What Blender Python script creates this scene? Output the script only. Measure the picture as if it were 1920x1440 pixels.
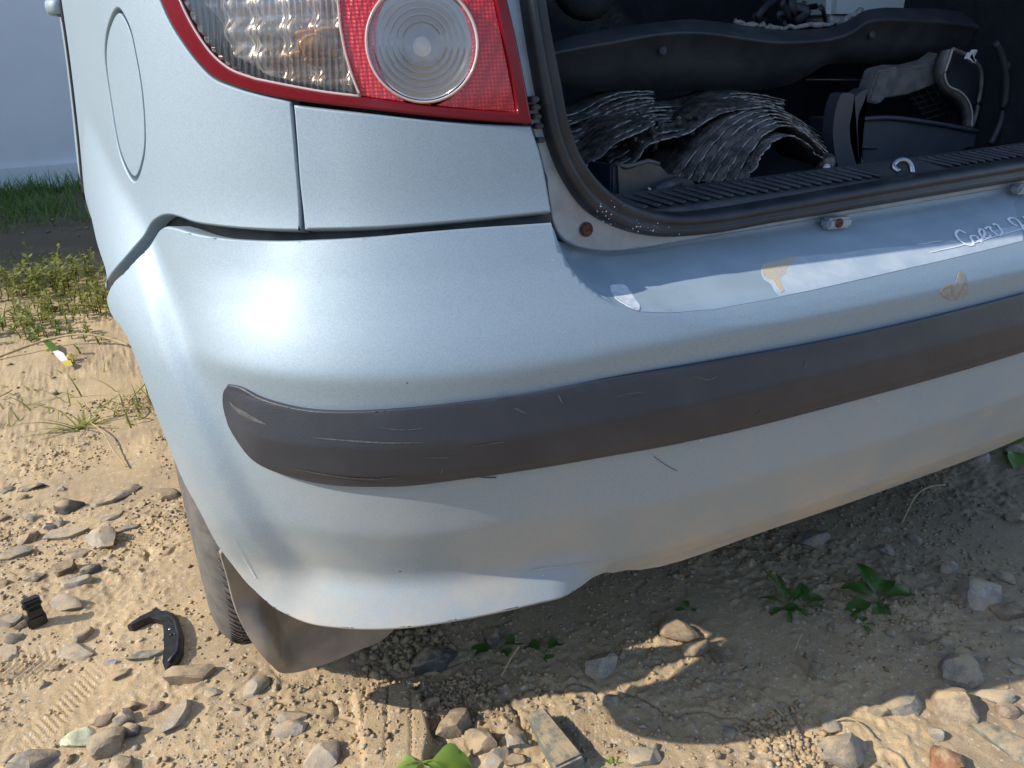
import bpy, bmesh, math, random
import numpy as np
from mathutils import Vector, Matrix, noise
from mathutils.bvhtree import BVHTree
from mathutils.geometry import delaunay_2d_cdt, barycentric_transform

for o in list(bpy.data.objects):
    bpy.data.objects.remove(o)
SC = bpy.context.scene
COL = SC.collection
rad = math.radians
rng = random.Random(7)
nrng = np.random.default_rng(11)

# ------------------------------------------------------------------ camera
CAM = np.array([-7.32837227e-03, -5.15280797e-01, 7.75953771e-01])
YAW, PITCH, ROLL, FPX = 4.56287009e-01, 3.97269241e-01, -3.63997930e-02, 1.50233082e+03
_cy, _sy, _cp, _sp = math.cos(YAW), math.sin(YAW), math.cos(PITCH), math.sin(PITCH)
FW = np.array([_sy*_cp, _cy*_cp, -_sp])
_r0 = np.array([_cy, -_sy, 0.0])
_u0 = np.cross(_r0, FW)
RT = math.cos(ROLL)*_r0 + math.sin(ROLL)*_u0
UP = -math.sin(ROLL)*_r0 + math.cos(ROLL)*_u0
cd = bpy.data.cameras.new('camera')
cam = bpy.data.objects.new('camera', cd)
COL.objects.link(cam)
M = Matrix.Identity(4)
for i in range(3):
    M[i][0], M[i][1], M[i][2], M[i][3] = RT[i], UP[i], -FW[i], CAM[i]
cam.matrix_world = M
cd.sensor_width = 36.0
cd.lens = FPX/1920*36.0
cd.clip_start = 0.02
cd.clip_end = 2000
SC.camera = cam

# ------------------------------------------------------------------ sky, sun, exposure
SUN_EL, SUN_AZ = rad(36.5), rad(10.5)          # the sun stands to the left of the car, slightly ahead of it
SUN = Vector((-math.cos(SUN_EL)*math.cos(SUN_AZ), math.cos(SUN_EL)*math.sin(SUN_AZ), math.sin(SUN_EL)))
W = bpy.data.worlds.new('World')
SC.world = W
W.use_nodes = True
wt = W.node_tree
bg = wt.nodes['Background']
sky = wt.nodes.new('ShaderNodeTexSky')
sky.sky_type = 'NISHITA'
sky.sun_disc = False
sky.sun_elevation = SUN_EL
sky.sun_rotation = math.atan2(SUN.x, SUN.y)
sky.air_density = 1.0
sky.dust_density = 0.6
sky.ozone_density = 1.6
wt.links.new(sky.outputs[0], bg.inputs[0])
bg.inputs[1].default_value = 0.15
sl = bpy.data.lights.new('sun', 'SUN')
sl.energy = 3.05
sl.angle = rad(0.53)
sl.color = (1.0, 0.93, 0.82)
sun = bpy.data.objects.new('sun', sl)
COL.objects.link(sun)
sun.rotation_euler = SUN.to_track_quat('Z', 'Y').to_euler()
sun.location = (-3, 1, 4)
SC.view_settings.view_transform = 'Standard'
SC.view_settings.look = 'None'
SC.view_settings.exposure = 0.75
SC.view_settings.gamma = 1.0
SC.view_settings.use_curve_mapping = False

# ------------------------------------------------------------------ picking helpers (pixel of the photograph -> point in the place)
def ray(px, py):
    return FW + RT*(px-960)/FPX - UP*(py-720)/FPX
def at_y(px, py, y):
    d = ray(px, py)
    return CAM + d*(y-CAM[1])/d[1]
def at_z(px, py, z=0.0):
    d = ray(px, py)
    return CAM + d*(z-CAM[2])/d[2]
def at_x(px, py, x):
    d = ray(px, py)
    return CAM + d*(x-CAM[0])/d[0]

# ------------------------------------------------------------------ materials
def mat(name, color, rough=0.5, metal=0.0, **kw):
    m = bpy.data.materials.new(name)
    m.use_nodes = True
    b = m.node_tree.nodes['Principled BSDF']
    b.inputs['Base Color'].default_value = (*color, 1)
    b.inputs['Roughness'].default_value = rough
    b.inputs['Metallic'].default_value = metal
    for k, v in kw.items():
        b.inputs[k].default_value = v
    return m
class NT:
    """tiny node-building helper"""
    def __init__(s, m):
        s.t = m.node_tree
        s.b = s.t.nodes.get('Principled BSDF')
    def n(s, typ, **kw):
        nd = s.t.nodes.new(typ)
        for k, v in kw.items():
            if k in nd.inputs.keys():
                nd.inputs[k].default_value = v
            else:
                setattr(nd, k, v)
        return nd
    def l(s, a, b):
        s.t.links.new(a, b)
    def pos(s, scale=None):
        g = s.n('ShaderNodeNewGeometry')
        return g.outputs['Position']
    def noise(s, vec, scale, detail=4, rough=0.55, dist=0.0):
        nd = s.n('ShaderNodeTexNoise')
        nd.inputs['Scale'].default_value = scale
        nd.inputs['Detail'].default_value = detail
        nd.inputs['Roughness'].default_value = rough
        nd.inputs['Distortion'].default_value = dist
        s.l(vec, nd.inputs['Vector'])
        return nd.outputs['Fac']
    def ramp(s, fac, stops):
        nd = s.n('ShaderNodeValToRGB')
        cr = nd.color_ramp
        while len(cr.elements) < len(stops):
            cr.elements.new(0.5)
        for e, (p, c) in zip(cr.elements, stops):
            e.position = p
            e.color = (*c, 1) if len(c) == 3 else c
        s.l(fac, nd.inputs[0])
        return nd.outputs[0]
    def fac(s, f, lo, hi):
        nd = s.n('ShaderNodeMapRange')
        nd.inputs[1].default_value = lo
        nd.inputs[2].default_value = hi
        nd.interpolation_type = 'SMOOTHSTEP'
        s.l(f, nd.inputs[0])
        return nd.outputs[0]
    def math(s, op, a, b=None):
        nd = s.n('ShaderNodeMath', operation=op)
        for i, v in enumerate((a, b)):
            if v is None: continue
            if isinstance(v, (int, float)): nd.inputs[i].default_value = v
            else: s.l(v, nd.inputs[i])
        return nd.outputs[0]
    def mix(s, f, a, b):
        nd = s.n('ShaderNodeMix', data_type='RGBA')
        for i, v in ((0, f), (6, a), (7, b)):
            if isinstance(v, (int, float)): nd.inputs[i].default_value = v
            elif isinstance(v, tuple): nd.inputs[i].default_value = (*v, 1)
            else: s.l(v, nd.inputs[i])
        return nd.outputs[2]
    def bump(s, h, strength=0.3, dist=0.01, normal=None):
        nd = s.n('ShaderNodeBump')
        nd.inputs['Strength'].default_value = strength
        nd.inputs['Distance'].default_value = dist
        s.l(h, nd.inputs['Height'])
        if normal is not None: s.l(normal, nd.inputs['Normal'])
        return nd.outputs[0]

def noisy(name, c1, c2, rough=0.6, scale=40, bump=0.2, dist=0.002, metal=0.0, lo=0.35, hi=0.65, bscale=None, spec=0.5, coat=0.0):
    m = mat(name, c1, rough, metal)
    t = NT(m)
    p = t.pos()
    f = t.noise(p, scale)
    t.l(t.mix(t.fac(f, lo, hi), c1, c2), t.b.inputs['Base Color'])
    if bump:
        t.l(t.bump(t.noise(p, bscale or scale*4), bump, dist), t.b.inputs['Normal'])
    t.b.inputs['Specular IOR Level'].default_value = spec
    t.b.inputs['Coat Weight'].default_value = coat
    return m

def paint_material(name, dirt):
    m = mat(name, (0.36, 0.45, 0.52), 0.40, 0.50)
    t = NT(m)
    p = t.pos()
    b = t.b
    b.inputs['Coat Weight'].default_value = 0.55
    b.inputs['Coat Roughness'].default_value = 0.30
    # metallic flake: cell-sized tone and normal jitter
    v = t.n('ShaderNodeTexVoronoi', feature='F1')
    v.inputs['Scale'].default_value = 1500
    t.l(p, v.inputs['Vector'])
    base = t.mix(t.fac(v.outputs['Color'], 0.0, 1.0), (0.265, 0.345, 0.405), (0.34, 0.425, 0.48))
    # road dust: a film, thicker low down, broken up into patches
    sep = t.n('ShaderNodeSeparateXYZ')
    t.l(p, sep.inputs[0])
    hz = t.n('ShaderNodeMapRange')
    hz.inputs[1].default_value = 0.47
    hz.inputs[2].default_value = 0.24
    hz.clamp = True
    t.l(sep.outputs[2], hz.inputs[0])
    big = t.noise(p, 7, 5, 0.6)
    fine = t.noise(p, 90, 4, 0.65)
    d = t.math('MULTIPLY', t.math('ADD', t.math('MULTIPLY', hz.outputs[0], 1.05), 0.06), t.fac(big, 0.22, 0.72))
    d = t.math('MULTIPLY', d, t.math('ADD', t.math('MULTIPLY', fine, 0.9), 0.35))
    d = t.math('MULTIPLY', d, dirt)
    # spatters and stone chips
    v2 = t.n('ShaderNodeTexVoronoi', feature='F1')
    v2.inputs['Scale'].default_value = 70
    v2.inputs['Randomness'].default_value = 1.0
    t.l(p, v2.inputs['Vector'])
    sepc = t.n('ShaderNodeSeparateColor')
    t.l(v2.outputs['Color'], sepc.inputs[0])
    size = t.math('MULTIPLY', t.fac(sepc.outputs[0], 0.88, 1.0), 0.09)
    chip = t.math('LESS_THAN', v2.outputs['Distance'], size)
    col = t.mix(d, base, (0.50, 0.43, 0.33))
    chipcol = t.mix(t.math('GREATER_THAN', sepc.outputs[1], 0.55), (0.03, 0.03, 0.035), (0.62, 0.62, 0.60))
    col = t.mix(t.math('MULTIPLY', chip, 0.75), col, chipcol)
    t.l(col, b.inputs['Base Color'])
    t.l(t.math('MULTIPLY', t.math('SUBTRACT', 1.0, t.math('MINIMUM', t.math('MULTIPLY', d, 1.3), 1.0)), 0.50), b.inputs['Metallic'])
    t.l(t.math('ADD', t.math('MULTIPLY', d, 0.45), t.math('ADD', t.math('MULTIPLY', fine, 0.07), 0.60)), b.inputs['Roughness'])
    t.l(t.math('MULTIPLY', t.math('SUBTRACT', 1.0, t.math('MINIMUM', t.math('MULTIPLY', d, 1.6), 1.0)), 0.15), b.inputs['Coat Weight'])
    nb = t.bump(v.outputs['Color'], 0.18, 0.0004)
    t.l(nb, b.inputs['Normal'])
    return m

M_PAINT = paint_material('car_paint', 1.0)
M_PAINT_IN = noisy('frame_paint', (0.34, 0.41, 0.47), (0.28, 0.31, 0.34), 0.42, 30, 0.05, metal=0.35, coat=0.2)
M_RUBBER = noisy('rub_strip_plastic', (0.030, 0.034, 0.044), (0.046, 0.050, 0.060), 0.42, 16, 0.35, 0.0010, bscale=900, lo=0.4, hi=0.8)
M_SEAL = noisy('seal_rubber', (0.012, 0.014, 0.018), (0.026, 0.029, 0.034), 0.45, 22, 0.2, 0.001, bscale=300)
M_DARK = noisy('dark_plastic', (0.030, 0.033, 0.040), (0.055, 0.056, 0.06), 0.5, 18, 0.15, 0.001, bscale=260)
M_DARKER = noisy('boot_carpet', (0.006, 0.009, 0.015), (0.012, 0.016, 0.024), 0.9, 30, 0.4, 0.003)
M_UNDER = noisy('underbody', (0.012, 0.011, 0.010), (0.03, 0.026, 0.022), 0.9, 20, 0.4, 0.004)
M_FLAP = noisy('mudflap_rubber', (0.20, 0.185, 0.165), (0.30, 0.265, 0.22), 0.75, 20, 0.25, 0.001, bscale=300)
M_TYRE = noisy('tyre_rubber', (0.105, 0.10, 0.094), (0.15, 0.14, 0.125), 0.8, 40, 0.3, 0.001, bscale=300)
M_RUST = noisy('rusty_steel', (0.16, 0.055, 0.025), (0.05, 0.022, 0.015), 0.85, 300, 0.5, 0.001)
M_STEEL = mat('bright_steel', (0.38, 0.38, 0.39), 0.32, 1.0)
M_GLASSDARK = mat('window_glass', (0.01, 0.012, 0.013), 0.05, 0.0)

# ------------------------------------------------------------------ object helpers
def tag(o, label=None, cat=None, group=None, kind=None):
    if label: o['label'] = label
    if cat: o['category'] = cat
    if group: o['group'] = group
    if kind: o['kind'] = kind
    return o
def empty(name, loc, label=None, cat=None, group=None):
    o = bpy.data.objects.new(name, None)
    o.location = loc
    o.empty_display_size = 0.05
    COL.objects.link(o)
    return tag(o, label, cat, group)
def put(o, parent):
    """parent while keeping the mesh where it was built (world coordinates)"""
    if parent is None: return o
    o.parent = parent
    loc = Vector((0, 0, 0))
    p = parent
    while p is not None:
        loc += p.location
        p = p.parent
    o.location = -loc
    return o
def mesh_obj(name, V, F, m, parent=None, smooth=True, normals=None):
    me = bpy.data.meshes.new(name)
    me.from_pydata([tuple(map(float, v)) for v in V], [], [tuple(map(int, f)) for f in F])
    if smooth:
        me.polygons.foreach_set('use_smooth', [True]*len(me.polygons))
    if normals is not None:
        me.normals_split_custom_set_from_vertices([tuple(map(float, n)) for n in normals])
    me.update()
    o = bpy.data.objects.new(name, me)
    if m is not None: me.materials.append(m)
    COL.objects.link(o)
    return put(o, parent)
def bm_obj(name, bm, m, parent=None, smooth=False, loc=None):
    me = bpy.data.meshes.new(name)
    bmesh.ops.recalc_face_normals(bm, faces=bm.faces)
    bm.to_mesh(me)
    bm.free()
    if smooth: me.polygons.foreach_set('use_smooth', [True]*len(me.polygons))
    if m is not None: me.materials.append(m)
    o = bpy.data.objects.new(name, me)
    COL.objects.link(o)
    if loc is not None: o.location = loc
    return put(o, parent) if parent is not None else o
def catmull(pts, n=8, closed=False):
    P = [np.asarray(p, float) for p in pts]
    if len(P) < 3: 
        return [P[0]+(P[-1]-P[0])*t for t in np.linspace(0, 1, n+1)]
    out = []
    N = len(P)
    for i in range(N if closed else N-1):
        p1, p2 = P[i], P[(i+1) % N]
        p0 = P[i-1] if (i > 0 or closed) else 2*p1-p2
        p3 = P[(i+2) % N] if (i+2 < N or closed) else 2*p2-p1
        # centripetal-ish via chord-scaled tangents
        d1, d0, d2 = np.linalg.norm(p2-p1)+1e-9, np.linalg.norm(p1-p0)+1e-9, np.linalg.norm(p3-p2)+1e-9
        m1 = (p2-p1)/d1*d0/(d0+d1)*d1 + (p1-p0)/d0*d1/(d0+d1)*d1
        m2 = (p2-p1)/d1*d2/(d1+d2)*d1 + (p3-p2)/d2*d1/(d1+d2)*d1
        for k in range(n):
            t = k/n
            out.append((2*t**3-3*t*t+1)*p1+(t**3-2*t*t+t)*m1+(-2*t**3+3*t*t)*p2+(t**3-t*t)*m2)
    if not closed: out.append(P[-1])
    return out
def tube_data(path, r, seg=10, r2=None, up=Vector((0, 0, 1)), closed=False, taper=None):
    """sweep an ellipse (r across, r2 along 'up') along a 3-D path"""
    P = [Vector(p) for p in path]
    V, F = [], []
    N = len(P)
    for i, p in enumerate(P):
        a = P[i-1] if (i > 0 or closed) else P[i]
        b = P[(i+1) % N] if (i < N-1 or closed) else P[i]
        t = (b-a).normalized()
        s = t.cross(up)
        if s.length < 1e-4: s = t.cross(Vector((1, 0.3, 0)))
        s.normalize()
        w = s.cross(t).normalized()
        k = taper[i] if taper is not None else 1.0
        for j in range(seg):
            an = 2*math.pi*j/seg
            V.append(p + s*(r*k*math.cos(an)) + w*((r2 or r)*k*math.sin(an)))
    for i in range(N if closed else N-1):
        for j in range(seg):
            a, b = i*seg+j, i*seg+(j+1) % seg
            c, d = ((i+1) % N)*seg+(j+1) % seg, ((i+1) % N)*seg+j
            F.append((a, b, c, d))
    if not closed:
        F.append(tuple(range(seg-1, -1, -1)))
        F.append(tuple((N-1)*seg+j for j in range(seg)))
    return V, F
def tube(name, path, r, m, parent=None, seg=10, r2=None, up=Vector((0, 0, 1)), closed=False, taper=None):
    V, F = tube_data(path, r, seg, r2, up, closed, taper)
    return mesh_obj(name, V, F, m, parent)
def bevel_box(name, sx, sy, sz, m, parent=None, bev=0.002, mat4=None, seg=2):
    bm = bmesh.new()
    bmesh.ops.create_cube(bm, size=1)
    bmesh.ops.scale(bm, vec=(sx, sy, sz), verts=bm.verts)
    if bev: bmesh.ops.bevel(bm, geom=bm.edges[:], offset=bev, segments=seg, affect='EDGES')
    if mat4 is not None: bmesh.ops.transform(bm, matrix=mat4, verts=bm.verts)
    return bm_obj(name, bm, m, parent)
def prism(name, outline, depth, m, parent=None, bev=0.0, smooth=False):
    """closed 3-D outline thickened by the vector depth"""
    bm = bmesh.new()
    a = [bm.verts.new(tuple(p)) for p in outline]
    b = [bm.verts.new(tuple(np.asarray(p)+np.asarray(depth))) for p in outline]
    n = len(a)
    fa = bm.faces.new(a)
    fb = bm.faces.new(b[::-1])
    for i in range(n):
        bm.faces.new((a[i], b[i], b[(i+1) % n], a[(i+1) % n]))
    bmesh.ops.triangulate(bm, faces=[fa, fb])
    if bev:
        bmesh.ops.recalc_face_normals(bm, faces=bm.faces)
        es = [e for e in bm.edges if len(e.link_faces) == 2 and e.calc_face_angle(0) > 0.6]
        bmesh.ops.bevel(bm, geom=es, offset=bev, segments=2, affect='EDGES', clamp_overlap=True)
    return bm_obj(name, bm, m, parent, smooth)
# ------------------------------------------------------------------ the car's skin as parametric surfaces
# plan curve at bumper height: x runs to the car's right, y forwards, origin near the rear left corner
_half = [(-0.02, 2.7), (-0.042, 2.0), (-0.045, 1.6), (-0.040, 1.2), (-0.034, 0.95), (-0.029, 0.75), (-0.024, 0.60), (-0.017, 0.50), (-0.006, 0.41), (0.006, 0.34),
         (0.020, 0.275), (0.042, 0.215), (0.075, 0.158), (0.118, 0.113), (0.175, 0.078), (0.25, 0.051), (0.36, 0.030), (0.50, 0.017),
         (0.66, 0.009), (0.83, 0.006)]
XC = 0.83
_plan = _half + [(2*XC-x, y) for x, y in _half[-2::-1]]
_c = np.array(catmull(_plan, 40))
# even resample and a light smoothing so that reflections run clean
def resample(P, n):
    s = np.r_[0, np.cumsum(np.linalg.norm(np.diff(P, axis=0), axis=1))]
    t = np.linspace(0, s[-1], n)
    return np.stack([np.interp(t, s, P[:, k]) for k in range(P.shape[1])], 1)
PL = resample(_c, 6001)
for _ in range(3):
    k = 61
    pad = np.concatenate([np.repeat(PL[:1], k//2, 0), PL, np.repeat(PL[-1:], k//2, 0)])
    sm = np.stack([np.convolve(pad[:, j], np.ones(k)/k, 'valid') for j in (0, 1)], 1)
    PL[k:-k] = sm[k:-k]
_s = np.r_[0, np.cumsum(np.linalg.norm(np.diff(PL, axis=0), axis=1))]
US = _s - _s[len(_s)//2]
_t = np.gradient(PL, axis=0)
_t /= np.linalg.norm(_t, axis=1)[:, None]
NL = np.stack([_t[:, 1], -_t[:, 0]], 1)      # outward
def Cu(u): return np.stack([np.interp(u, US, PL[:, 0]), np.interp(u, US, PL[:, 1])], -1)
def Nu(u):
    n = np.stack([np.interp(u, US, NL[:, 0]), np.interp(u, US, NL[:, 1])], -1)
    return n/np.linalg.norm(n, axis=-1)[..., None]
def u_of_x(x):      # on the rear half of the left/rear run
    m = (US > -0.93) & (US < 0.93)
    return float(np.interp(x, PL[m, 0], US[m]))
def u_of_y(y):      # on the left side
    m = US < -0.55
    return float(np.interp(-y, -PL[m, 1], US[m]))
def sstep(x, a, b):
    t = np.clip((np.asarray(x, float)-a)/(b-a), 0, 1)
    return t*t*(3-2*t)
class Prof:
    """smoothed polyline profile value(z)"""
    def __init__(s, pts, sig=0.004, lo=0.0, hi=1.6, dz=0.0005):
        z = np.arange(lo, hi, dz)
        p = np.array(pts, float)
        v = np.interp(z, p[:, 0], p[:, 1])
        if sig > 0:
            k = np.arange(-int(4*sig/dz), int(4*sig/dz)+1)*dz
            g = np.exp(-k*k/(2*sig*sig)); g /= g.sum()
            v = np.convolve(np.pad(v, len(k)//2, mode='edge'), g, 'valid')
        s.z, s.v = z, v
    def __call__(s, z): return np.interp(z, s.z, s.v)

UA, UB = u_of_x(0.30), u_of_x(0.385)            # lower lip fades out between these
US0, US1 = u_of_y(0.29), u_of_x(0.080)         # side -> corner
# inward offsets
B_rear = Prof([(0.20, 0.095), (0.235, 0.075), (0.252, 0.055), (0.283, 0.033), (0.362, 0.004), (0.430, 0.001), (0.505, 0.003), (0.528, 0.0015), (0.548, 0.014), (0.58, 0.06)], 0.004)
B_corn = Prof([(0.200, 0.06), (0.218, 0.006), (0.228, -0.006), (0.262, -0.006), (0.304, 0.020), (0.316, 0.021), (0.372, 0.004), (0.430, 0.000), (0.505, 0.0015), (0.527, 0.000), (0.540, 0.0055), (0.555, 0.0135), (0.575, 0.0265), (0.600, 0.0415), (0.630, 0.0555), (0.66, 0.068), (0.70, 0.083)], 0.005)
B_side = Prof([(0.20, 0.03), (0.235, 0.006), (0.30, 0.004), (0.43, 0.0), (0.52, 0.0), (0.58, 0.010), (0.645, 0.021), (0.72, 0.034)], 0.012)
ARCH_X = Prof([(0.20, 0.065), (0.253, 0.050), (0.276, 0.040), (0.31, 0.0275), (0.354, 0.015), (0.397, 0.004), (0.462, -0.007), (0.50, -0.014), (0.54, -0.022), (0.57, -0.026), (0.75, -0.026)], 0.010)
ARCH_W = Prof([(0.0, 1), (0.345, 1), (0.425, 0), (1.0, 0)], 0.006)
def arch_pull(P, band):
    """pull the skin out to the wheel-arch flange and raise the flat band that runs round it"""
    x, y, z = P[..., 0], P[..., 1], P[..., 2]
    r = np.hypot(y-0.585, z-0.285)
    on = (x < 0.4)*(y < 1.15)
    w = ARCH_W(r)*on
    nx = x + w*(ARCH_X(z)-x)
    if band:
        b = (1-sstep(r, 0.404, 0.424))*on*0.006*sstep(z, 0.27, 0.36)
        nx = nx - b*0.8
        P[..., 1] = y - b*0.6
    P[..., 0] = nx
    return P
L_D = Prof([(0.48, 0.0023), (0.505, 0.003), (0.528, 0.0015), (0.541, 0.009), (0.552, 0.024), (0.590, 0.090), (0.610, 0.106), (0.628, 0.110), (0.66, 0.112)], 0.003)
L_Z = Prof([(0.40, 0.40), (0.528, 0.528), (0.541, 0.541), (0.552, 0.5525), (0.590, 0.577), (0.610, 0.587), (0.628, 0.602), (0.66, 0.634)], 0.003)
EDGE = None        # (t -> u) of the step between shoulder and loading ledge, set below
UFL0, UFL1 = u_of_y(0.315), u_of_y(0.24)
def B_off(u, t, step=True):
    w_r = sstep(u, UA, UB)
    d_low = B_corn(t)*(1-w_r) + B_rear(t)*w_r
    d_sh = B_corn(t)
    w_s = sstep(u, US1, US0) if US1 < US0 else 1-sstep(u, US0, US1)
    k = sstep(t, 0.515, 0.535)
    d = d_low*(1-k) + d_sh*k
    d = d*(1-w_s) + B_side(t)*w_s
    return d
def B_surf(u, t, step=True):
    u = np.asarray(u, float); t = np.asarray(t, float)
    d = B_off(u, t)
    z = t.copy()
    if step and EDGE is not None:
        ue = np.interp(t, EDGE[:, 0], EDGE[:, 1])
        dist = np.maximum(u-ue, 0)
        w = (1-np.exp(-dist/(0.016+0.05*sstep(-t, -0.575, -0.535))))*sstep(t, 0.505, 0.535)
        # right-hand mirror of the step
        d = d*(1-w) + L_D(t)*w
        z = z*(1-w) + L_Z(t)*w
    c = Cu(u) - Nu(u)*d[..., None]
    return arch_pull(np.concatenate([c, z[..., None]], -1), True)
Q_corn = Prof([(0.50, 0.000), (0.60, 0.044), (0.640, 0.061), (0.66, 0.066), (0.72, 0.074), (0.80, 0.083), (0.90, 0.102), (1.05, 0.13), (1.42, 0.33)], 0.012)
Q_side = Prof([(0.30, -0.002), (0.50, -0.004), (0.58, 0.000), (0.66, 0.011), (0.74, 0.020), (0.80, 0.026), (0.88, 0.032), (0.95, 0.040), (1.05, 0.075), (1.42, 0.24)], 0.016)
UQ0, UQ1 = u_of_y(0.42), u_of_x(0.13)
def Q_surf(u, z):
    u = np.asarray(u, float); z = np.asarray(z, float)
    w = sstep(u, UQ0, UQ1)
    y = np.interp(u, US, PL[:, 1])
    d = Q_corn(z)*w + Q_side(z)*(1-w)
    # the cabin widens ahead of the rear wheel
    d = d + 0.055*(1-sstep(z, 0.36, 0.58))*sstep(y, 0.60, 0.80)*(u < 0)
    c = Cu(u) - Nu(u)*d[..., None]
    return arch_pull(np.concatenate([c, z[..., None]], -1), False)
def F_surf(x, z):   # hatch frame around the boot opening
    x = np.asarray(x, float); z = np.asarray(z, float)
    y = 0.112 + 0.06*(x-XC)**2*0.5 + 0.18*np.maximum(z-0.66, 0)**1.25
    return np.stack([x, y, z], -1)

class Surf:
    def __init__(s, f, a, b):
        s.f = f
        s.a, s.b = np.asarray(a), np.asarray(b)
        A, B = np.meshgrid(s.a, s.b, indexing='ij')
        V = f(A, B).reshape(-1, 3)
        nb = len(s.b)
        I, J = np.meshgrid(np.arange(len(s.a)-1), np.arange(nb-1), indexing='ij')
        i0 = (I*nb+J).ravel()
        T1 = np.stack([i0, i0+nb, i0+nb+1], 1)
        T2 = np.stack([i0, i0+nb+1, i0+1], 1)
        T = np.stack([T1, T2], 1).reshape(-1, 3)
        s.T, s.V = T, V
        s.ab = np.stack([A.ravel(), B.ravel()], 1)
        s.bvh = BVHTree.FromPolygons([Vector(v) for v in V], [tuple(map(int, t)) for t in T])
    def pick(s, px, py, origin=None):
        d = Vector(ray(px, py)).normalized()
        loc, nor, idx, dist = s.bvh.ray_cast(Vector(CAM), d)
        if loc is None:      # nearest miss
            best = None
            for t in np.linspace(0.3, 2.0, 60):
                l2, n2, i2, d2 = s.bvh.find_nearest(Vector(CAM)+d*t)
                if best is None or d2 < best[0]: best = (d2, l2, i2)
            loc, idx = best[1], best[2]
        t = s.T[idx]
        a, b, c = [Vector(s.V[k]) for k in t]
        q = [Vector((*s.ab[k], 0)) for k in t]
        r = barycentric_transform(loc, a, b, c, *q)
        return (r.x, r.y)
    def pt(s, ab): return s.f(np.array([ab[0]]), np.array([ab[1]]))[0]
    def normal(s, A, B):
        h = 4e-4
        du = s.f(A+h, B)-s.f(A-h, B)
        dv = s.f(A, B+h)-s.f(A, B-h)
        n = np.cross(du, dv)
        return n/(np.linalg.norm(n, axis=-1)[..., None]+1e-12)

SB0 = Surf(lambda u, t: B_surf(u, t, False), np.linspace(US[0]*0.5, 0.9, 700), np.linspace(0.205, 0.66, 160))
EDGE_PX = [(1035, 418), (1046, 452), (1062, 488), (1095, 530), (1140, 563), (1205, 584)]
_e = np.array(sorted([SB0.pick(*p)[::-1] for p in catmull(EDGE_PX, 6)]))
_u0 = _e[0, 1]
EDGE = np.concatenate([[[0.505, _u0+0.30], [0.520, _u0+0.20], [0.530, _u0+0.12], [0.538, _u0+0.06], [_e[0, 0]-0.003, _u0+0.02]], _e, [[0.70, _e[-1, 1]-0.02]]])
EDGE = np.array([q for i, q in enumerate(EDGE) if i == 0 or q[0] > EDGE[:i, 0].max()])
print('EDGE', EDGE.round(3).tolist()[::6])
SB = Surf(B_surf, np.linspace(US[0]*0.5, 0.9, 900), np.linspace(0.205, 0.66, 200))
SQ = Surf(Q_surf, np.linspace(u_of_y(2.4), 0.2, 800), np.linspace(0.30, 1.42, 220))
SF = Surf(F_surf, np.linspace(0.2, 1.5, 60), np.linspace(0.50, 1.3, 80))

def outline_ab(surf, segs, n=6):
    """segs: list of point lists; each list is smoothed, corners stay where lists meet. Points are photo pixels, or
    ('ab', a, b) straight in the surface's own coordinates."""
    out = []
    for sg in segs:
        q = []
        for p in sg:
            if p[0] == 'ab': q.append(np.array(p[1:], float))
            else: q.append(np.array(surf.pick(*p)))
        c = catmull(q, n)
        if out and np.linalg.norm(out[-1]-c[0]) < 1e-5: c = c[1:]
        out += c
    if np.linalg.norm(out[0]-out[-1]) < 1e-5: out.pop()
    return out
def even_loop(loop, h):
    P = np.array(loop+[loop[0]])
    s = np.r_[0, np.cumsum(np.linalg.norm(np.diff(P, axis=0), axis=1))]
    # keep corners: resample each original edge only when long
    out = []
    for i in range(len(P)-1):
        L = s[i+1]-s[i]
        k = max(1, int(math.ceil(L/h)))
        for j in range(k): out.append(P[i]+(P[i+1]-P[i])*j/k)
    # drop crowding
    o2 = [out[0]]
    for p in out[1:]:
        if np.linalg.norm(p-o2[-1]) > h*0.12: o2.append(p)
    return o2
def _inside(x, y, A):
    ins = np.zeros(len(x), bool)
    dmin = np.full(len(x), 9.0)
    for i in range(len(A)):
        p, q = A[i], A[(i+1) % len(A)]
        cond = (p[1] > y) != (q[1] > y)
        ins ^= cond & (x < (q[0]-p[0])*(y-p[1])/(q[1]-p[1]+1e-15)+p[0])
        e = q-p
        tt = np.clip(((x-p[0])*e[0]+(y-p[1])*e[1])/(e@e+1e-15), 0, 1)
        dmin = np.minimum(dmin, np.hypot(x-p[0]-tt*e[0], y-p[1]-tt*e[1]))
    return ins, dmin
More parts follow.
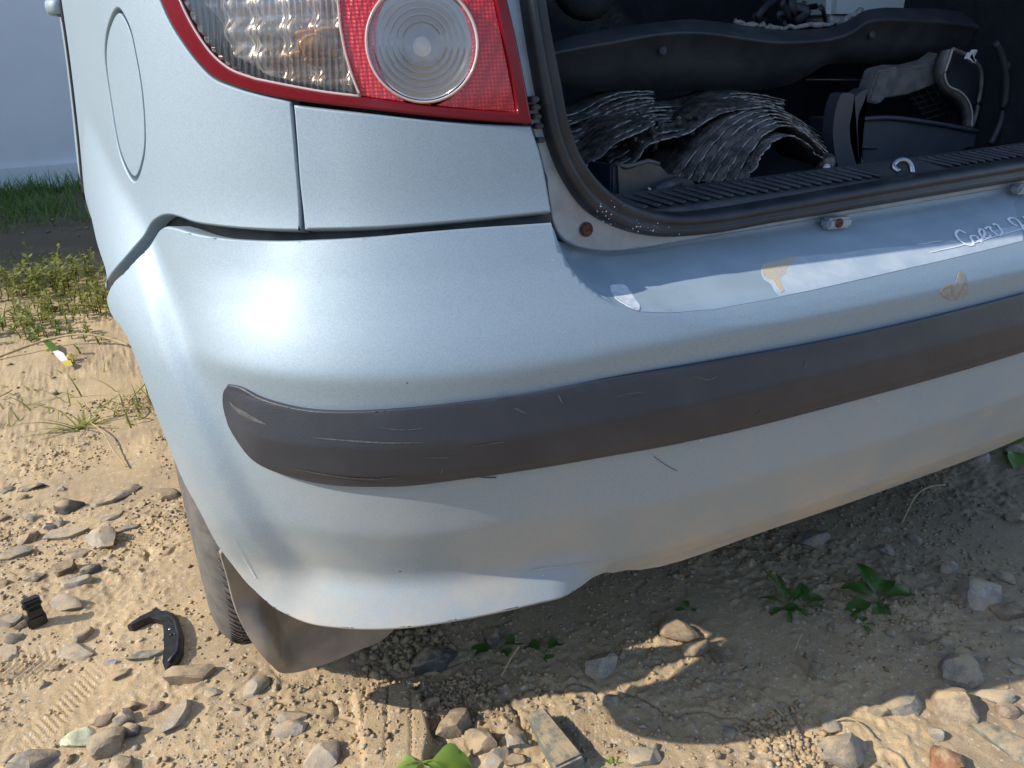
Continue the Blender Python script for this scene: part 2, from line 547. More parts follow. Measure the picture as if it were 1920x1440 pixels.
def panel(name, surf, segs, m, parent=None, h=0.008, hb=None, depth=0.010, lift=0.0, rim=0.0018, n=6, holes=(), f=None, loops_ab=None, creases=()):
    """a sheet cut out of a surface with a rounded, turned-in rim"""
    hb = hb or h
    src = loops_ab if loops_ab is not None else [outline_ab(surf, segs, n)]+[outline_ab(surf, q, n) for q in holes]
    loops = []
    for k, lp in enumerate(src):
        A = np.array(even_loop([np.asarray(p, float) for p in lp], min(h, hb)*0.8))
        area = 0.5*np.sum(A[:, 0]*np.roll(A[:, 1], -1)-np.roll(A[:, 0], -1)*A[:, 1])
        if (area < 0) == (k == 0): A = A[::-1]
        loops.append(A)
    fn = f or surf.f
    lo, hi = loops[0].min(0), loops[0].max(0)
    G = np.array([(a, b) for a in np.arange(lo[0]+h*0.5, hi[0], h) for b in np.arange(lo[1]+hb*0.5, hi[1], hb)]).reshape(-1, 2)
    keep = np.ones(len(G), bool)
    for k, A in enumerate(loops):
        ins, dm = _inside(G[:, 0], G[:, 1], A)
        keep &= (ins if k == 0 else ~ins) & (dm > min(h, hb)*0.3)
    for cr in creases:
        for i in range(len(cr)-1):
            p, q = np.asarray(cr[i]), np.asarray(cr[i+1]); e = q-p
            tt = np.clip(((G-p) @ e)/(e @ e+1e-15), 0, 1)
            keep &= np.linalg.norm(G-p-tt[:, None]*e, axis=1) > min(h, hb)*0.4
    G = G[keep]
    pts, edges, idx = [], [], []
    for A in loops:
        b0 = len(pts)
        pts += [Vector(p) for p in A]
        edges += [(b0+i, b0+(i+1) % len(A)) for i in range(len(A))]
        idx.append(range(b0, b0+len(A)))
    for cr in creases:
        b0 = len(pts)
        pts += [Vector(p) for p in cr]
        edges += [(b0+i, b0+i+1) for i in range(len(cr)-1)]
    pts += [Vector(p) for p in G]
    vo, eo, fo, ov, oe, of = delaunay_2d_cdt(pts, edges, [], 1, 1e-7)
    AB = np.array([tuple(v) for v in vo])
    fo = [tuple(t) for t in fo]
    cen = np.array([AB[list(t)].mean(0) for t in fo])
    ok = np.ones(len(fo), bool)
    for A in loops[1:]: ok &= ~_inside(cen[:, 0], cen[:, 1], A)[0]
    fo = [t for t, k in zip(fo, ok) if k]
    P = fn(AB[:, 0], AB[:, 1])
    hh = 4e-4
    N = np.cross(fn(AB[:, 0]+hh, AB[:, 1])-fn(AB[:, 0]-hh, AB[:, 1]), fn(AB[:, 0], AB[:, 1]+hh)-fn(AB[:, 0], AB[:, 1]-hh))
    N /= np.linalg.norm(N, axis=1)[:, None]+1e-12
    P = P + N*lift
    Pfull = P.copy()
    def fnrm(t): return np.cross(P[t[1]]-P[t[0]], P[t[2]]-P[t[0]])
    F = fo
    if sum(float(fnrm(t) @ N[t[0]]) for t in F[:200]) < 0: F = [t[::-1] for t in F]
    m_in = {}
    for k, olist in enumerate(ov):
        for q in olist: m_in[q] = k
    V = list(P); NN = list(N)
    for rg in idx:
        bl = [m_in[i] for i in rg if i in m_in]
        bl = [b for i, b in enumerate(bl) if b != bl[i-1]]
        L = len(bl)
        Pb = P[bl]; Nb = N[bl]
        T = np.roll(Pb, -1, 0)-np.roll(Pb, 1, 0)
        T /= np.linalg.norm(T, axis=1)[:, None]+1e-12
        O = np.cross(T, Nb)
        O = O+0.6*(np.roll(O, 1, 0)+np.roll(O, -1, 0)) if L > 60 else O
        O /= np.linalg.norm(O, axis=1)[:, None]+1e-12
        V_in = Pb-O*rim*0.9
        for q, b in enumerate(bl): V[b] = V_in[q]
        Pb = V_in
        rings = [bl]
        for (k, dn, no, nn) in ((0.55, 0.25, .7, .7), (1.0, 1.0, 1, 0), (1.0, depth/max(rim, 1e-5), 1, 0)):
            base = len(V)
            for i in range(L):
                V.append(Pb[i]+O[i]*rim*k-Nb[i]*rim*dn)
                NN.append(O[i]*no+Nb[i]*nn)
            rings.append(list(range(base, base+L)))
        for r0, r1 in zip(rings[:-1], rings[1:]):
            for i in range(L):
                j = (i+1) % L
                F.append((r0[i], r1[i], r1[j], r0[j]))
    return mesh_obj(name, V, F, m, parent, True, NN)
# ------------------------------------------------------------------ the car
car = empty('parked_car', (0.83, 1.3, 0.0), 'silvery light blue hatchback with its boot open and full of scrap parts', 'car')

BUMP = [[(199, 560), (202, 574), (235, 630), (288, 768), (340, 897), (380, 972), (420, 1040), (455, 1085), (480, 1112)],
        [(480, 1112), (515, 1142), (560, 1164), (640, 1179), (740, 1180), (850, 1166), (950, 1146), (1040, 1125), (1090, 1101), (1112, 1084)],
        [(1112, 1084), (1200, 1070), (1440, 995), (1700, 905), (1918, 820), ('ab', 0.60, 0.253)],
        [('ab', 0.60, 0.253), ('ab', 0.60, 0.628)],
        [('ab', 0.60, 0.628), ('ab', EDGE[-2, 1]+0.004, 0.628)],
        [('ab', EDGE[-2, 1]+0.004, 0.628), (1035, 418)],
        [(1033, 417), (900, 426), (800, 434), (700, 443), (600, 448.5), (485, 450), (410, 445), (360, 436), (335, 429), (311, 425), (295, 436), (285, 452), (274, 467), (235, 507), (210, 532), (199, 560)]]
_tt = np.linspace(0.512, EDGE[-2, 0]-0.006, 70)
_cr = np.stack([np.interp(_tt, EDGE[:, 0], EDGE[:, 1]), _tt], 1)
bumper = panel('rear_bumper', SB, BUMP, M_PAINT, car, h=0.005, hb=0.0030, depth=0.020, rim=0.0022, creases=[_cr, _cr+np.array([0.004, 0])])

STRIP = [[(428, 720), (447, 723), (487, 740), (527, 752), (577, 762), (643, 766), (727, 763), (860, 751), (1000, 733), (1133, 708), (1333, 673), (1540, 635), (1918, 546), ('ab', 0.60, 0.505)],
         [('ab', 0.60, 0.505), ('ab', 0.60, 0.433)],
         [('ab', 0.60, 0.433), (1918, 656), (1540, 763), (1400, 799), (1233, 835), (1100, 858), (1000, 875), (860, 895), (760, 907), (693, 908), (627, 905), (560, 892), (510, 873), (477, 850), (453, 820), (433, 783), (423, 753), (422, 732), (428, 720)]]
_lift = Prof([(0.40, 0.005), (0.433, 0.0065), (0.440, 0.0095), (0.468, 0.0125), (0.500, 0.0055), (0.506, 0.003), (0.53, 0.002)], 0.0022)
US_END = SB.pick(424, 745)[0]
def strip_f(u, t):
    u = np.asarray(u, float)
    k = 0.55+0.45*sstep(u, US_END, US_END+0.05)
    p = B_surf(u, np.asarray(t, float))
    p[..., :2] += Nu(u)*(_lift(t)*k)[..., None]
    return p
strip = panel('rub_strip', SB, STRIP, M_RUBBER, bumper, h=0.007, hb=0.003, depth=0.012, rim=0.002, f=strip_f)

# quarter panel with its wheel arch, pillar and lamp cut-out
def arc_ab(r, a0, a1, n):
    o = []
    for a in np.linspace(a0, a1, n):
        y, z = 0.585+r*math.cos(a), 0.285+r*math.sin(a)
        o.append(('ab', u_of_y(y), z))
    return o
LAMP_L = [(299, -2), (320, 45), (342, 80), (370, 117), (398, 145), (438, 163), (490, 178), (545, 190)]
uL = SQ.pick(299, 2)
uR = SQ.pick(952, 2)
_arch0 = SQ.pick(200, 545)
QUART = [[(563, 433), (556, 310), (550, 240), (545, 190)],
         LAMP_L[::-1]+[('ab', uL[0]-0.010, uL[1]+0.08), ('ab', uL[0]+0.01, uL[1]+0.17)],
         [('ab', uL[0]+0.01, uL[1]+0.17), ('ab', uR[0]-0.02, uL[1]+0.17)],
         [('ab', uR[0]-0.02, uL[1]+0.17), ('ab', uR[0]-0.04, 1.40)],
         [('ab', uR[0]-0.04, 1.40), ('ab', u_of_y(0.99), 1.40)],
         [('ab', u_of_y(0.99), 1.40), ('ab', u_of_y(0.99), 0.27)],
         [('ab', u_of_y(0.99), 0.27)]+arc_ab(0.352, 0.06, 2.2, 12)[0:1],
         arc_ab(0.352, 0.06, 2.2, 12)+[('ab', _arch0[0], _arch0[1])],
         [('ab', _arch0[0], _arch0[1]), (208, 514), (231, 487), (266, 447), (279, 425), (295, 409), (315, 403), (335, 407), (360, 416), (410, 424), (485, 430), (563, 432)]]
FD_C = SQ.pick(233, 178)
_fa = [SQ.pick(*p) for p in ((196, 100), (208, 200), (228, 300), (252, 340), (268, 300), (269, 200), (256, 110), (240, 45), (222, 16), (205, 40))]
fd_loop = catmull([np.array(p) for p in _fa], 8, closed=True)
_q = outline_ab(SQ, QUART, 6)
quarter = panel('quarter_panel', SQ, None, M_PAINT, car, h=0.009, depth=0.016, rim=0.0022, loops_ab=[_q, fd_loop])
_cen = np.mean(fd_loop, 0)
fuel = panel('fuel_door', SQ, None, M_PAINT, quarter, h=0.007, depth=0.008, lift=-0.0008, rim=0.0010, loops_ab=[[_cen+(p-_cen)*0.945 for p in fd_loop]])
panel('door_pocket', SQ, None, M_DARK, quarter, h=0.012, depth=0.001, lift=-0.014, loops_ab=[[_cen+(p-_cen)*1.05 for p in fd_loop]])

FILL = [[(570, 430), (562, 350), (556, 270), (550, 197)], [(550, 197), (700, 214), (860, 230), (996, 237)],
        [(996, 237), (1012, 285), (1026, 350), (1034, 397)], [(1034, 397), (960, 405), (850, 416), (700, 427), (570, 430)]]
panel('corner_panel', SQ, FILL, M_PAINT, car, h=0.008, depth=0.016, rim=0.0022)
# dark inner structure that shows through the panel gaps
def inner_f(u, z): 
    p = Q_surf(u, z)
    n = Nu(np.asarray(u, float))
    p[..., :2] -= n*0.019
    return p
M_INNER = noisy('inner_body_grey', (0.055, 0.06, 0.062), (0.02, 0.02, 0.022), 0.6, 25, 0.2)
panel('inner_body', SQ, None, M_INNER, car, h=0.014, depth=0.002, f=inner_f,
      loops_ab=[[(u_of_y(0.45), 0.42), (u_of_x(0.06), 0.50), (u_of_x(0.33), 0.52), (u_of_x(0.335), 0.715), (u_of_x(0.12), 0.735), (u_of_y(0.40), 0.80)]])

# rear door and the rest of the shell ahead of it
uD0, uD1 = u_of_y(2.3), u_of_y(0.996)
door = panel('rear_door', SQ, None, M_PAINT, car, h=0.03, depth=0.02, loops_ab=[[(uD0, 0.26), (uD1, 0.27), (uD1, 1.02), (uD0, 1.02)]])
def sq_point(y, z, out=0.0):
    u = u_of_y(y)
    p = Q_surf(np.array([u]), np.array([z]))[0]
    n = Nu(np.array([u]))[0]
    return Vector((p[0]+n[0]*out, p[1]+n[1]*out, p[2]))
tube('door_handle', [sq_point(1.10, 0.862, 0.002), sq_point(1.115, 0.863, 0.012), sq_point(1.14, 0.864, 0.017), sq_point(1.20, 0.864, 0.016), sq_point(1.26, 0.864, 0.002)], 0.006, M_PAINT, door, 10, 0.011)
tube('door_seam', [sq_point(0.993, z, 0.0008) for z in np.linspace(0.40, 1.0, 24)], 0.0035, M_SEAL, door, 6)
panel('side_window', SQ, None, M_GLASSDARK, car, h=0.04, depth=0.02, loops_ab=[[(uD0, 1.03), (uD1, 1.03), (uD1-0.02, 1.38), (uD0-0.0, 1.38)]])
# off-frame: right flank, roof, nose, floor (they shade the ground and the boot)
def shell_right():
    V, F = [], []
    ys = np.linspace(0.10, 2.6, 24)
    zs = [0.27, 0.45, 0.6, 0.75, 0.9, 1.05, 1.42]
    ins = [0, -0.01, -0.01, 0.02, 0.03, 0.07, 0.24]
    for y in ys:
        x = 2*XC - float(np.interp(-y, -PL[US < -0.5, 1], PL[US < -0.5, 0]))
        for z, d in zip(zs, ins):
            k = min(1, max(0, (y-0.1)/0.25))
            V.append((x-d, y+(1-k)*max(0, (z-0.7))*0.3, z))
    n = len(zs)
    for i in range(len(ys)-1):
        for j in range(n-1): 
            if zs[j] < 0.6 and 0.25 < ys[i] < 0.9: continue
            F.append((i*n+j, (i+1)*n+j, (i+1)*n+j+1, i*n+j+1))
    return mesh_obj('body_side', V, F, M_PAINT, car)
shell_right()
bm = bmesh.new()
def plate(bm, pts):
    bm.faces.new([bm.verts.new(p) for p in pts])
roofpts = [(0.20, 0.36), (0.16, 0.9), (0.16, 1.6), (0.22, 2.3), (XC, 2.38), (2*XC-0.22, 2.3), (2*XC-0.16, 1.6), (2*XC-0.16, 0.9), (2*XC-0.20, 0.36), (XC, 0.32)]
prism('roof', [(x, y, 1.415) for x, y in roofpts], (0, 0, 0.04), M_PAINT, car)
prism('bonnet', [(-0.0, 2.3, 0.25), (-0.0, 2.3, 1.0), (0.05, 3.4, 0.85), (0.05, 3.6, 0.6), (0.05, 3.6, 0.25)], (1.6, 0, 0), M_PAINT, car)
prism('windscreen', [(0.2, 2.30, 1.41), (0.02, 2.9, 0.98), (0.02, 2.92, 0.95), (0.2, 2.27, 1.38)], (1.3, 0, 0), M_GLASSDARK, car)
prism('floor_pan', [(0.28, 0.20, 0.30), (0.28, 0.9, 0.26), (0.10, 0.95, 0.24), (0.10, 2.5, 0.22), (1.56, 2.5, 0.22), (1.56, 0.95, 0.24), (1.38, 0.9, 0.26), (1.38, 0.20, 0.30)], (0, 0, 0.03), M_UNDER, car)
prism('bumper_beam', [(0.22, 0.10, 0.40), (XC, 0.06, 0.40), (1.44, 0.10, 0.40), (1.44, 0.15, 0.40), (0.22, 0.15, 0.40)], (0, 0, 0.12), M_UNDER, car)
prism('rear_valance', [(0.20, 0.16, 0.30), (1.46, 0.16, 0.30), (1.46, 0.16, 0.60), (0.20, 0.16, 0.60)], (0, 0.02, 0), M_UNDER, car)
tube('exhaust_silencer', [(1.10, 0.30, 0.27), (1.10, 0.34, 0.27), (1.10, 0.70, 0.27), (1.10, 0.74, 0.27)], 0.085, M_UNDER, car, 14, 0.065, taper=[0.7, 1, 1, 0.7])

# ---- rear wheel, liner, mudflap
def make_wheel(xo, sgn):
    w = empty('rear_wheel', (xo, 0.585, 0.29))
    w.parent = car; w.location = Vector((xo, 0.585, 0.29))-car.location
    sec = [(0.030, 0.175), (0.016, 0.19), (0.006, 0.215), (0.003, 0.24), (0.009, 0.265), (0.017, 0.277), (0.026, 0.285), (0.036, 0.2895), (0.058, 0.2915), (0.060, 0.286), (0.066, 0.286), (0.068, 0.2918),
           (0.088, 0.292), (0.090, 0.286), (0.097, 0.286), (0.099, 0.2918), (0.122, 0.2915), (0.124, 0.286), (0.130, 0.286), (0.132, 0.2905), (0.150, 0.288), (0.165, 0.280), (0.176, 0.265), (0.180, 0.24), (0.172, 0.21), (0.155, 0.175)]
    V, F, n, m_ = [], [], 300, len(sec)
    for i in range(n):
        a = 2*math.pi*i/n
        for j, (x, r) in enumerate(sec):
            k = 0.0
            if 4 <= j <= 8 or 18 <= j <= 22:      # lateral sipes on the shoulders
                k = -0.0045 if i % 6 == 0 else 0.0
            V.append((xo+sgn*x, 0.585+(r+k)*math.cos(a), 0.29+(r+k)*math.sin(a)))
    for i in range(n):
        for j in range(m_-1):
            F.append((i*m_+j, i*m_+j+1, ((i+1) % n)*m_+j+1, ((i+1) % n)*m_+j))
    mesh_obj('tyre', V, F, M_TYRE, w)
    V, F = [], []
    rs = [(0.030, 0.177), (0.020, 0.172), (0.035, 0.15), (0.030, 0.10), (0.022, 0.06), (0.020, 0.0)]
    gv = [[], []]
    for i in range(420):
        a = 2*math.pi*i/420
        x_ = 0.0335+0.0032*(1 if (i//3) % 2 else -1)*(1 if i % 3 else 0.0)
        r_ = 0.2886+0.10*(x_-0.0335)
        gv[0].append((xo+sgn*x_, 0.585+r_*math.cos(a), 0.29+r_*math.sin(a)))
    v_, f_ = tube_data(gv[0], 0.0011, 5, up=Vector((1, 0, 0)), closed=True)
    gv2, gf2 = list(v_), list(f_)
    for i in range(140):
        a = 2*math.pi*i/140
        pts_ = [(xo+sgn*x_, 0.585+r_*math.cos(a+0.05*q), 0.29+r_*math.sin(a+0.05*q)) for q, x_, r_ in ((0, 0.0345, 0.2893), (0.25, 0.041, 0.2902), (0.6, 0.049, 0.2911), (1.0, 0.057, 0.2918))]
        v_, f_ = tube_data(pts_, 0.0010, 4, up=Vector((0, math.cos(a), math.sin(a))))
        k_ = len(gv2); gv2 += v_; gf2 += [tuple(q+k_ for q in ff) for ff in f_]
        pts_ = [(xo+sgn*x_, 0.585+r_*math.cos(a-0.06*q), 0.29+r_*math.sin(a-0.06*q)) for q, x_, r_ in ((0, 0.032, 0.2880), (0.3, 0.0255, 0.2852), (0.6, 0.019, 0.2795))]
        v_, f_ = tube_data(pts_, 0.0008, 4, up=Vector((0, math.cos(a), math.sin(a))))
        k_ = len(gv2); gv2 += v_; gf2 += [tuple(q+k_ for q in ff) for ff in f_]
    mesh_obj('tread_sipes', gv2, gf2, M_SEAL, w)['kind'] = 'stuff'
    for i in range(36):
        a = 2*math.pi*i/36
        for x, r in rs: V.append((xo+sgn*x, 0.585+r*math.cos(a), 0.29+r*math.sin(a)))
    for i in range(36):
        for j in range(len(rs)-1): F.append((i*6+j, i*6+j+1, ((i+1) % 36)*6+j+1, ((i+1) % 36)*6+j))
    mesh_obj('rim', V, F, M_STEEL, w)
    return w
make_wheel(0.004, 1)
make_wheel(2*XC-0.004, -1)
V, F = [], []
na = 40
for i in range(na):
    a = 0.10+(math.pi+0.1)*i/(na-1)
    for x in (0.045, 0.05, 0.12, 0.26):
        r = 0.333
        V.append((x, 0.585-r*math.cos(a), 0.285+r*math.sin(a)))
V0 = len(V)
for i in range(na-1):
    for j in range(3): F.append((i*4+j, i*4+j+1, (i+1)*4+j+1, (i+1)*4+j))
mesh_obj('wheel_arch_liner', V, F, M_UNDER, car)

def flap_f(x, z):
    x = np.asarray(x, float); z = np.asarray(z, float)
    y = 0.243+0.27*np.maximum(0.31-z, 0)
    k = np.sin(math.pi*np.clip((z-0.075)/(0.235-0.075), 0, 1))**1.2
    xs = 0.046+(0.235-z)*0.19
    y = y - 0.030*sstep(x, xs-0.050, xs)*k + 0.042*sstep(x, xs, xs+0.018)*k
    return np.stack([x, y, z], -1)
SM = Surf(flap_f, np.linspace(-0.03, 0.35, 160), np.linspace(0.005, 0.5, 160))
FLAP = [[(412, 1040), (424, 1080), (450, 1168), (478, 1215), (505, 1246), (540, 1264), (600, 1250), (670, 1222), (722, 1198), (742, 1178), ('ab', 0.20, 0.21), ('ab', 0.21, 0.26)],
        [('ab', 0.21, 0.26), ('ab', 0.20, 0.33)], [('ab', 0.20, 0.33), ('ab', 0.045, 0.335)], [('ab', 0.045, 0.335), (412, 1040)]]
panel('mudflap', SM, FLAP, M_FLAP, car, h=0.004, depth=0.005, rim=0.002)

# ---- hatch frame, rubber seal, bolts
seal_out = [(968, -40), (983, 60), (1004, 180), (1022, 260), (1050, 330), (1095, 392), (1140, 420), (1190, 436), (1240, 442), (1300, 439), (1440, 416), (1640, 383), (1918, 336)]
seal_in = [(1006, -40), (1022, 60), (1040, 150), (1056, 230), (1080, 292), (1120, 343), (1165, 375), (1220, 394), (1280, 399), (1340, 393), (1440, 377), (1640, 342), (1918, 297)]
mid = [((a[0]+b[0])/2, (a[1]+b[1])/2) for a, b in zip(seal_out, seal_in)]
FRAME = [[(985, 195), (1015, 300), (1030, 380), (1037, 419), (1048, 440), (1072, 459), (1100, 468), (1142, 472), (1205, 466), (1275, 454), (1440, 427), (1640, 395), (1918, 347), ('ab', 1.32, 0.60)],
         [('ab', 1.32, 0.60), ('ab', 1.32, 0.625)],
         [('ab', 1.32, 0.625)]+[(a, b-8) for a, b in mid[:3:-1]]+[(1035, 200), (1010, 50), (1000, -40), ('ab', 0.315, 0.95)], [('ab', 0.315, 0.95), ('ab', 0.27, 0.95)], [('ab', 0.27, 0.95), (985, 195)]]
frame = panel('hatch_frame', SF, FRAME, M_PAINT_IN, car, h=0.008, depth=0.014, rim=0.0025)
def seal_path(pts, off):
    ab = catmull([np.array(SF.pick(*p)) for p in pts], 8)
    ab = [np.array([0.335, 1.28])] + [np.array([ab[0][0]-0.002, ab[0][1]+0.22])] + ab + [np.array([1.20, 0.625]), np.array([1.30, 0.66]), np.array([1.345, 0.80]), np.array([1.33, 1.28])]
    ab = catmull(ab, 3)
    P = F_surf(np.array([a[0] for a in ab]), np.array([a[1] for a in ab]))
    P[:, 1] -= off
    return P
def ribbon_tube(name, pts, off, r_in_plane, r_depth, m, parent):
    P = seal_path(pts, off)
    return tube(name, P, r_depth, m, parent, 12, r_in_plane, up=Vector((0, -1, 0)))
# flattened base carrier and the round bulb on it
def seal_sweep(name, a, b, off, m, parent, bulge):
    A, B = seal_path(a, off), seal_path(b, off)
    k = min(len(A), len(B)); A, B = A[:k], B[:k]
    V, F = [], []
    prof = [(0.0, -0.010), (-0.02, 0.0), (0.06, bulge*0.55), (0.22, bulge*0.95), (0.42, bulge*0.85), (0.52, bulge*0.62), (0.62, bulge*0.85), (0.80, bulge), (0.95, bulge*0.6), (1.02, 0.0), (1.0, -0.012)]
    for p, q in zip(A, B):
        for s_, d in prof:
            v = p+(q-p)*s_
            V.append((v[0], v[1]-d, v[2]))
    n = len(prof)
    for i in range(k-1):
        for j in range(n-1): F.append((i*n+j, i*n+j+1, (i+1)*n+j+1, (i+1)*n+j))
    return mesh_obj(name, V, F, m, parent)
seal = seal_sweep('boot_seal', seal_out, seal_in, 0.004, M_SEAL, car, 0.013)

def bolt(name, p, nrm, r, m, parent, cross=True):
    bm = bmesh.new()
    prof = [(0.0, 0.55), (0.35, 0.55), (0.75, 0.42), (1.0, 0.18), (1.0, 0.0)]
    rings = []
    for q, hgt in prof:
        rings.append([bm.verts.new((q*r*math.cos(a), q*r*math.sin(a), hgt*r)) for a in np.linspace(0, 2*math.pi, 17)[:-1]])
    for a, b in zip(rings[1:-1], rings[2:]):
        for i in range(16): bm.faces.new((a[i], b[i], b[(i+1) % 16], a[(i+1) % 16]))
    bm.faces.new(rings[1])
    if cross:
        for an in (0, math.pi/2):
            bmesh.ops.create_cube(bm, size=1, matrix=Matrix.Rotation(an, 4, 'Z') @ Matrix.Translation((0, 0, 0.55*r)) @ Matrix.Diagonal((r*0.8, r*0.14, r*0.08, 1)))
    for v in rings[0]: 
        if v.is_valid and not v.link_faces: bm.verts.remove(v)
    q = Vector(nrm).to_track_quat('Z', 'Y').to_matrix().to_4x4()
    bmesh.ops.transform(bm, matrix=Matrix.Translation(p) @ q, verts=bm.verts)
    return bm_obj(name, bm, m, parent)
pb = F_surf(*[np.array([v]) for v in SF.pick(1098, 430)])[0]
bo = bolt('bolt', Vector(pb)+Vector((0, -0.001, 0)), (0, -1, 0.1), 0.0068, M_RUST, frame)
bo['label'] = 'rusty cross-head screw in the painted corner flange'
for (px, py) in ((1558, 407), (1908, 345)):
    ab = SF.pick(px, py)
    c = Vector(F_surf(np.array([ab[0]]), np.array([ab[1]]))[0])
    t_ = bevel_box('mounting_tab', 0.036, 0.014, 0.012, M_PAINT_IN, frame, 0.003, Matrix.Translation(c+Vector((-0.002, -0.010, -0.004))) @ Matrix.Rotation(0.05, 4, 'Y'))
    bolt('screw', c+Vector((-0.006, -0.0172, -0.003)), (-0.1, -1, 0.0), 0.0052, M_RUST, t_)

# ---- ridged plastic sill plate and latch striker
sill_back = []
def sill_f(x, s):
    x = np.asarray(x, float); s = np.asarray(s, float)
    y = 0.121 + 0.03*(x-XC)**2 + s*0.75
    z = 0.613 + 0.009*sstep(s, 0, 0.02) + 0.011*sstep(s, 0.01, 0.075) - 0.04*sstep(s, 0.085, 0.105)
    return np.stack([x, y, z], -1)
SI = Surf(sill_f, np.linspace(0.36, 1.32, 100), np.linspace(0, 0.105, 30))
sill = panel('sill_plate', SI, None, M_DARK, car, h=0.012, hb=0.006, depth=0.01, loops_ab=[[(0.40, 0.0), (1.30, 0.0), (1.30, 0.10), (0.40, 0.10)]])
xr = 0.43
while xr < 1.28:
    c = sill_f(np.array([xr]), np.array([0.044]))[0]
    if not (0.80 < xr < 0.90):
        bevel_box('sill_rib', 0.0090, 0.040, 0.0030, M_DARK, sill, 0.0012, Matrix.Translation(Vector(c)+Vector((0, 0, 0.001))) @ Matrix.Rotation(0.55, 4, 'Z') @ Matrix.Rotation(0.2, 4, 'X'), 1)
    xr += 0.0155
sp0 = at_z(1685, 322, 0.630)
tube('latch_striker', catmull([sp0, sp0+np.array([-0.002, 0.007, 0.005]), sp0+np.array([0.005, 0.009, 0.010]), sp0+np.array([0.015, 0.006, 0.011]), sp0+np.array([0.020, 0.003, 0.007]), sp0+np.array([0.021, -0.002, -0.004])], 5), 0.0033, M_STEEL, car, 10)

# ---- boot lining (floor, sides, seat back)
def quad(name, pts, m, parent, thick=None):
    return prism(name, pts, thick, m, parent)
prism('boot_floor', [(0.36, 0.16, 0.585), (1.32, 0.14, 0.585), (1.32, 0.86, 0.585), (0.36, 0.86, 0.585)], (0, 0, -0.02), M_DARKER, car)
prism('boot_side_trim', [(0.36, 0.16, 0.56), (0.33, 0.30, 1.40), (0.30, 0.95, 1.40), (0.30, 0.95, 0.56)], (-0.012, 0, 0), M_DARKER, car)
rt = prism('boot_side_trim', [(1.33, 0.16, 0.56), (1.36, 0.30, 1.40), (1.38, 0.95, 1.40), (1.38, 0.95, 0.56)], (0.012, 0, 0), M_DARKER, car)
prism('rear_seat_back', [(0.30, 0.80, 0.56), (1.38, 0.80, 0.56), (1.38, 0.96, 1.10), (0.30, 0.96, 1.10)], (0, 0.10, 0), M_DARKER, car)
# ------------------------------------------------------------------ tail lamp
lamp = empty('tail_light', (0.2, 0.12, 0.8))
lamp.parent = car; lamp.location = Vector((0.2, 0.12, 0.8))-car.location
M_REDBAND = mat('lens_edge_red', (0.16, 0.004, 0.008), 0.16, 0.0)
M_REDBAND.node_tree.nodes['Principled BSDF'].inputs['Specular IOR Level'].default_value = 0.35
M_RED = mat('red_reflex_lens', (0.62, 0.014, 0.018), 0.22, 0.0)
t = NT(M_RED)
t.b.inputs['Coat Weight'].default_value = 0.8
t.b.inputs['Coat Roughness'].default_value = 0.05
v = t.n('ShaderNodeTexVoronoi', feature='F1'); v.inputs['Scale'].default_value = 330; v.inputs['Randomness'].default_value = 0.12
t.l(t.pos(), v.inputs['Vector'])
t.l(t.bump(v.outputs['Distance'], 0.7, 0.0016), t.b.inputs['Normal'])
t.l(t.mix(t.fac(v.outputs['Distance'], 0.15, 0.6), (0.75, 0.03, 0.03), (0.40, 0.006, 0.010)), t.b.inputs['Base Color'])
M_CHROME = mat('lamp_reflector', (0.84, 0.84, 0.84), 0.14, 0.95)
M_AMBER = noisy('amber_bulb', (0.75, 0.36, 0.06), (0.62, 0.28, 0.05), 0.2, 60, 0.15, 0.002, bscale=60)
M_AMBER.node_tree.nodes['Principled BSDF'].inputs['Coat Weight'].default_value = 1.0
def clear(name, tint, diff, gl, wav=True):
    m = bpy.data.materials.new(name); m.use_nodes = True
    nt = m.node_tree; nt.nodes.clear()
    out = nt.nodes.new('ShaderNodeOutputMaterial')
    tr = nt.nodes.new('ShaderNodeBsdfTransparent'); tr.inputs[0].default_value = (*tint, 1)
    g = nt.nodes.new('ShaderNodeBsdfGlossy'); g.inputs['Roughness'].default_value = 0.05
    d = nt.nodes.new('ShaderNodeBsdfDiffuse'); d.inputs[0].default_value = (0.75, 0.73, 0.68, 1)
    fr = nt.nodes.new('ShaderNodeFresnel'); fr.inputs[0].default_value = 1.7
    m1 = nt.nodes.new('ShaderNodeMixShader'); m1.inputs[0].default_value = diff
    mm = nt.nodes.new('ShaderNodeMath'); mm.operation = 'MULTIPLY_ADD'; mm.inputs[1].default_value = 1.0; mm.inputs[2].default_value = gl
    m2 = nt.nodes.new('ShaderNodeMixShader')
    nt.links.new(tr.outputs[0], m1.inputs[1]); nt.links.new(d.outputs[0], m1.inputs[2])
    nt.links.new(fr.outputs[0], mm.inputs[0]); nt.links.new(mm.outputs[0], m2.inputs[0])
    nt.links.new(m1.outputs[0], m2.inputs[1]); nt.links.new(g.outputs[0], m2.inputs[2])
    nt.links.new(m2.outputs[0], out.inputs[0])
    if not wav: return m
    geo = nt.nodes.new('ShaderNodeNewGeometry'); nz = nt.nodes.new('ShaderNodeTexNoise'); nz.inputs['Scale'].default_value = 70
    bp = nt.nodes.new('ShaderNodeBump'); bp.inputs['Strength'].default_value = 0.35; bp.inputs['Distance'].default_value = 0.004
    nt.links.new(geo.outputs['Position'], nz.inputs['Vector']); nt.links.new(nz.outputs['Fac'], bp.inputs['Height']); nt.links.new(bp.outputs[0], g.inputs['Normal'])
    return m
M_CLEAR = clear('clear_lens', (0.95, 0.94, 0.92), 0.06, 0.07, False)
M_CLEAR2 = clear('clear_round_lens', (0.96, 0.96, 0.95), 0.0, 0.06, False)
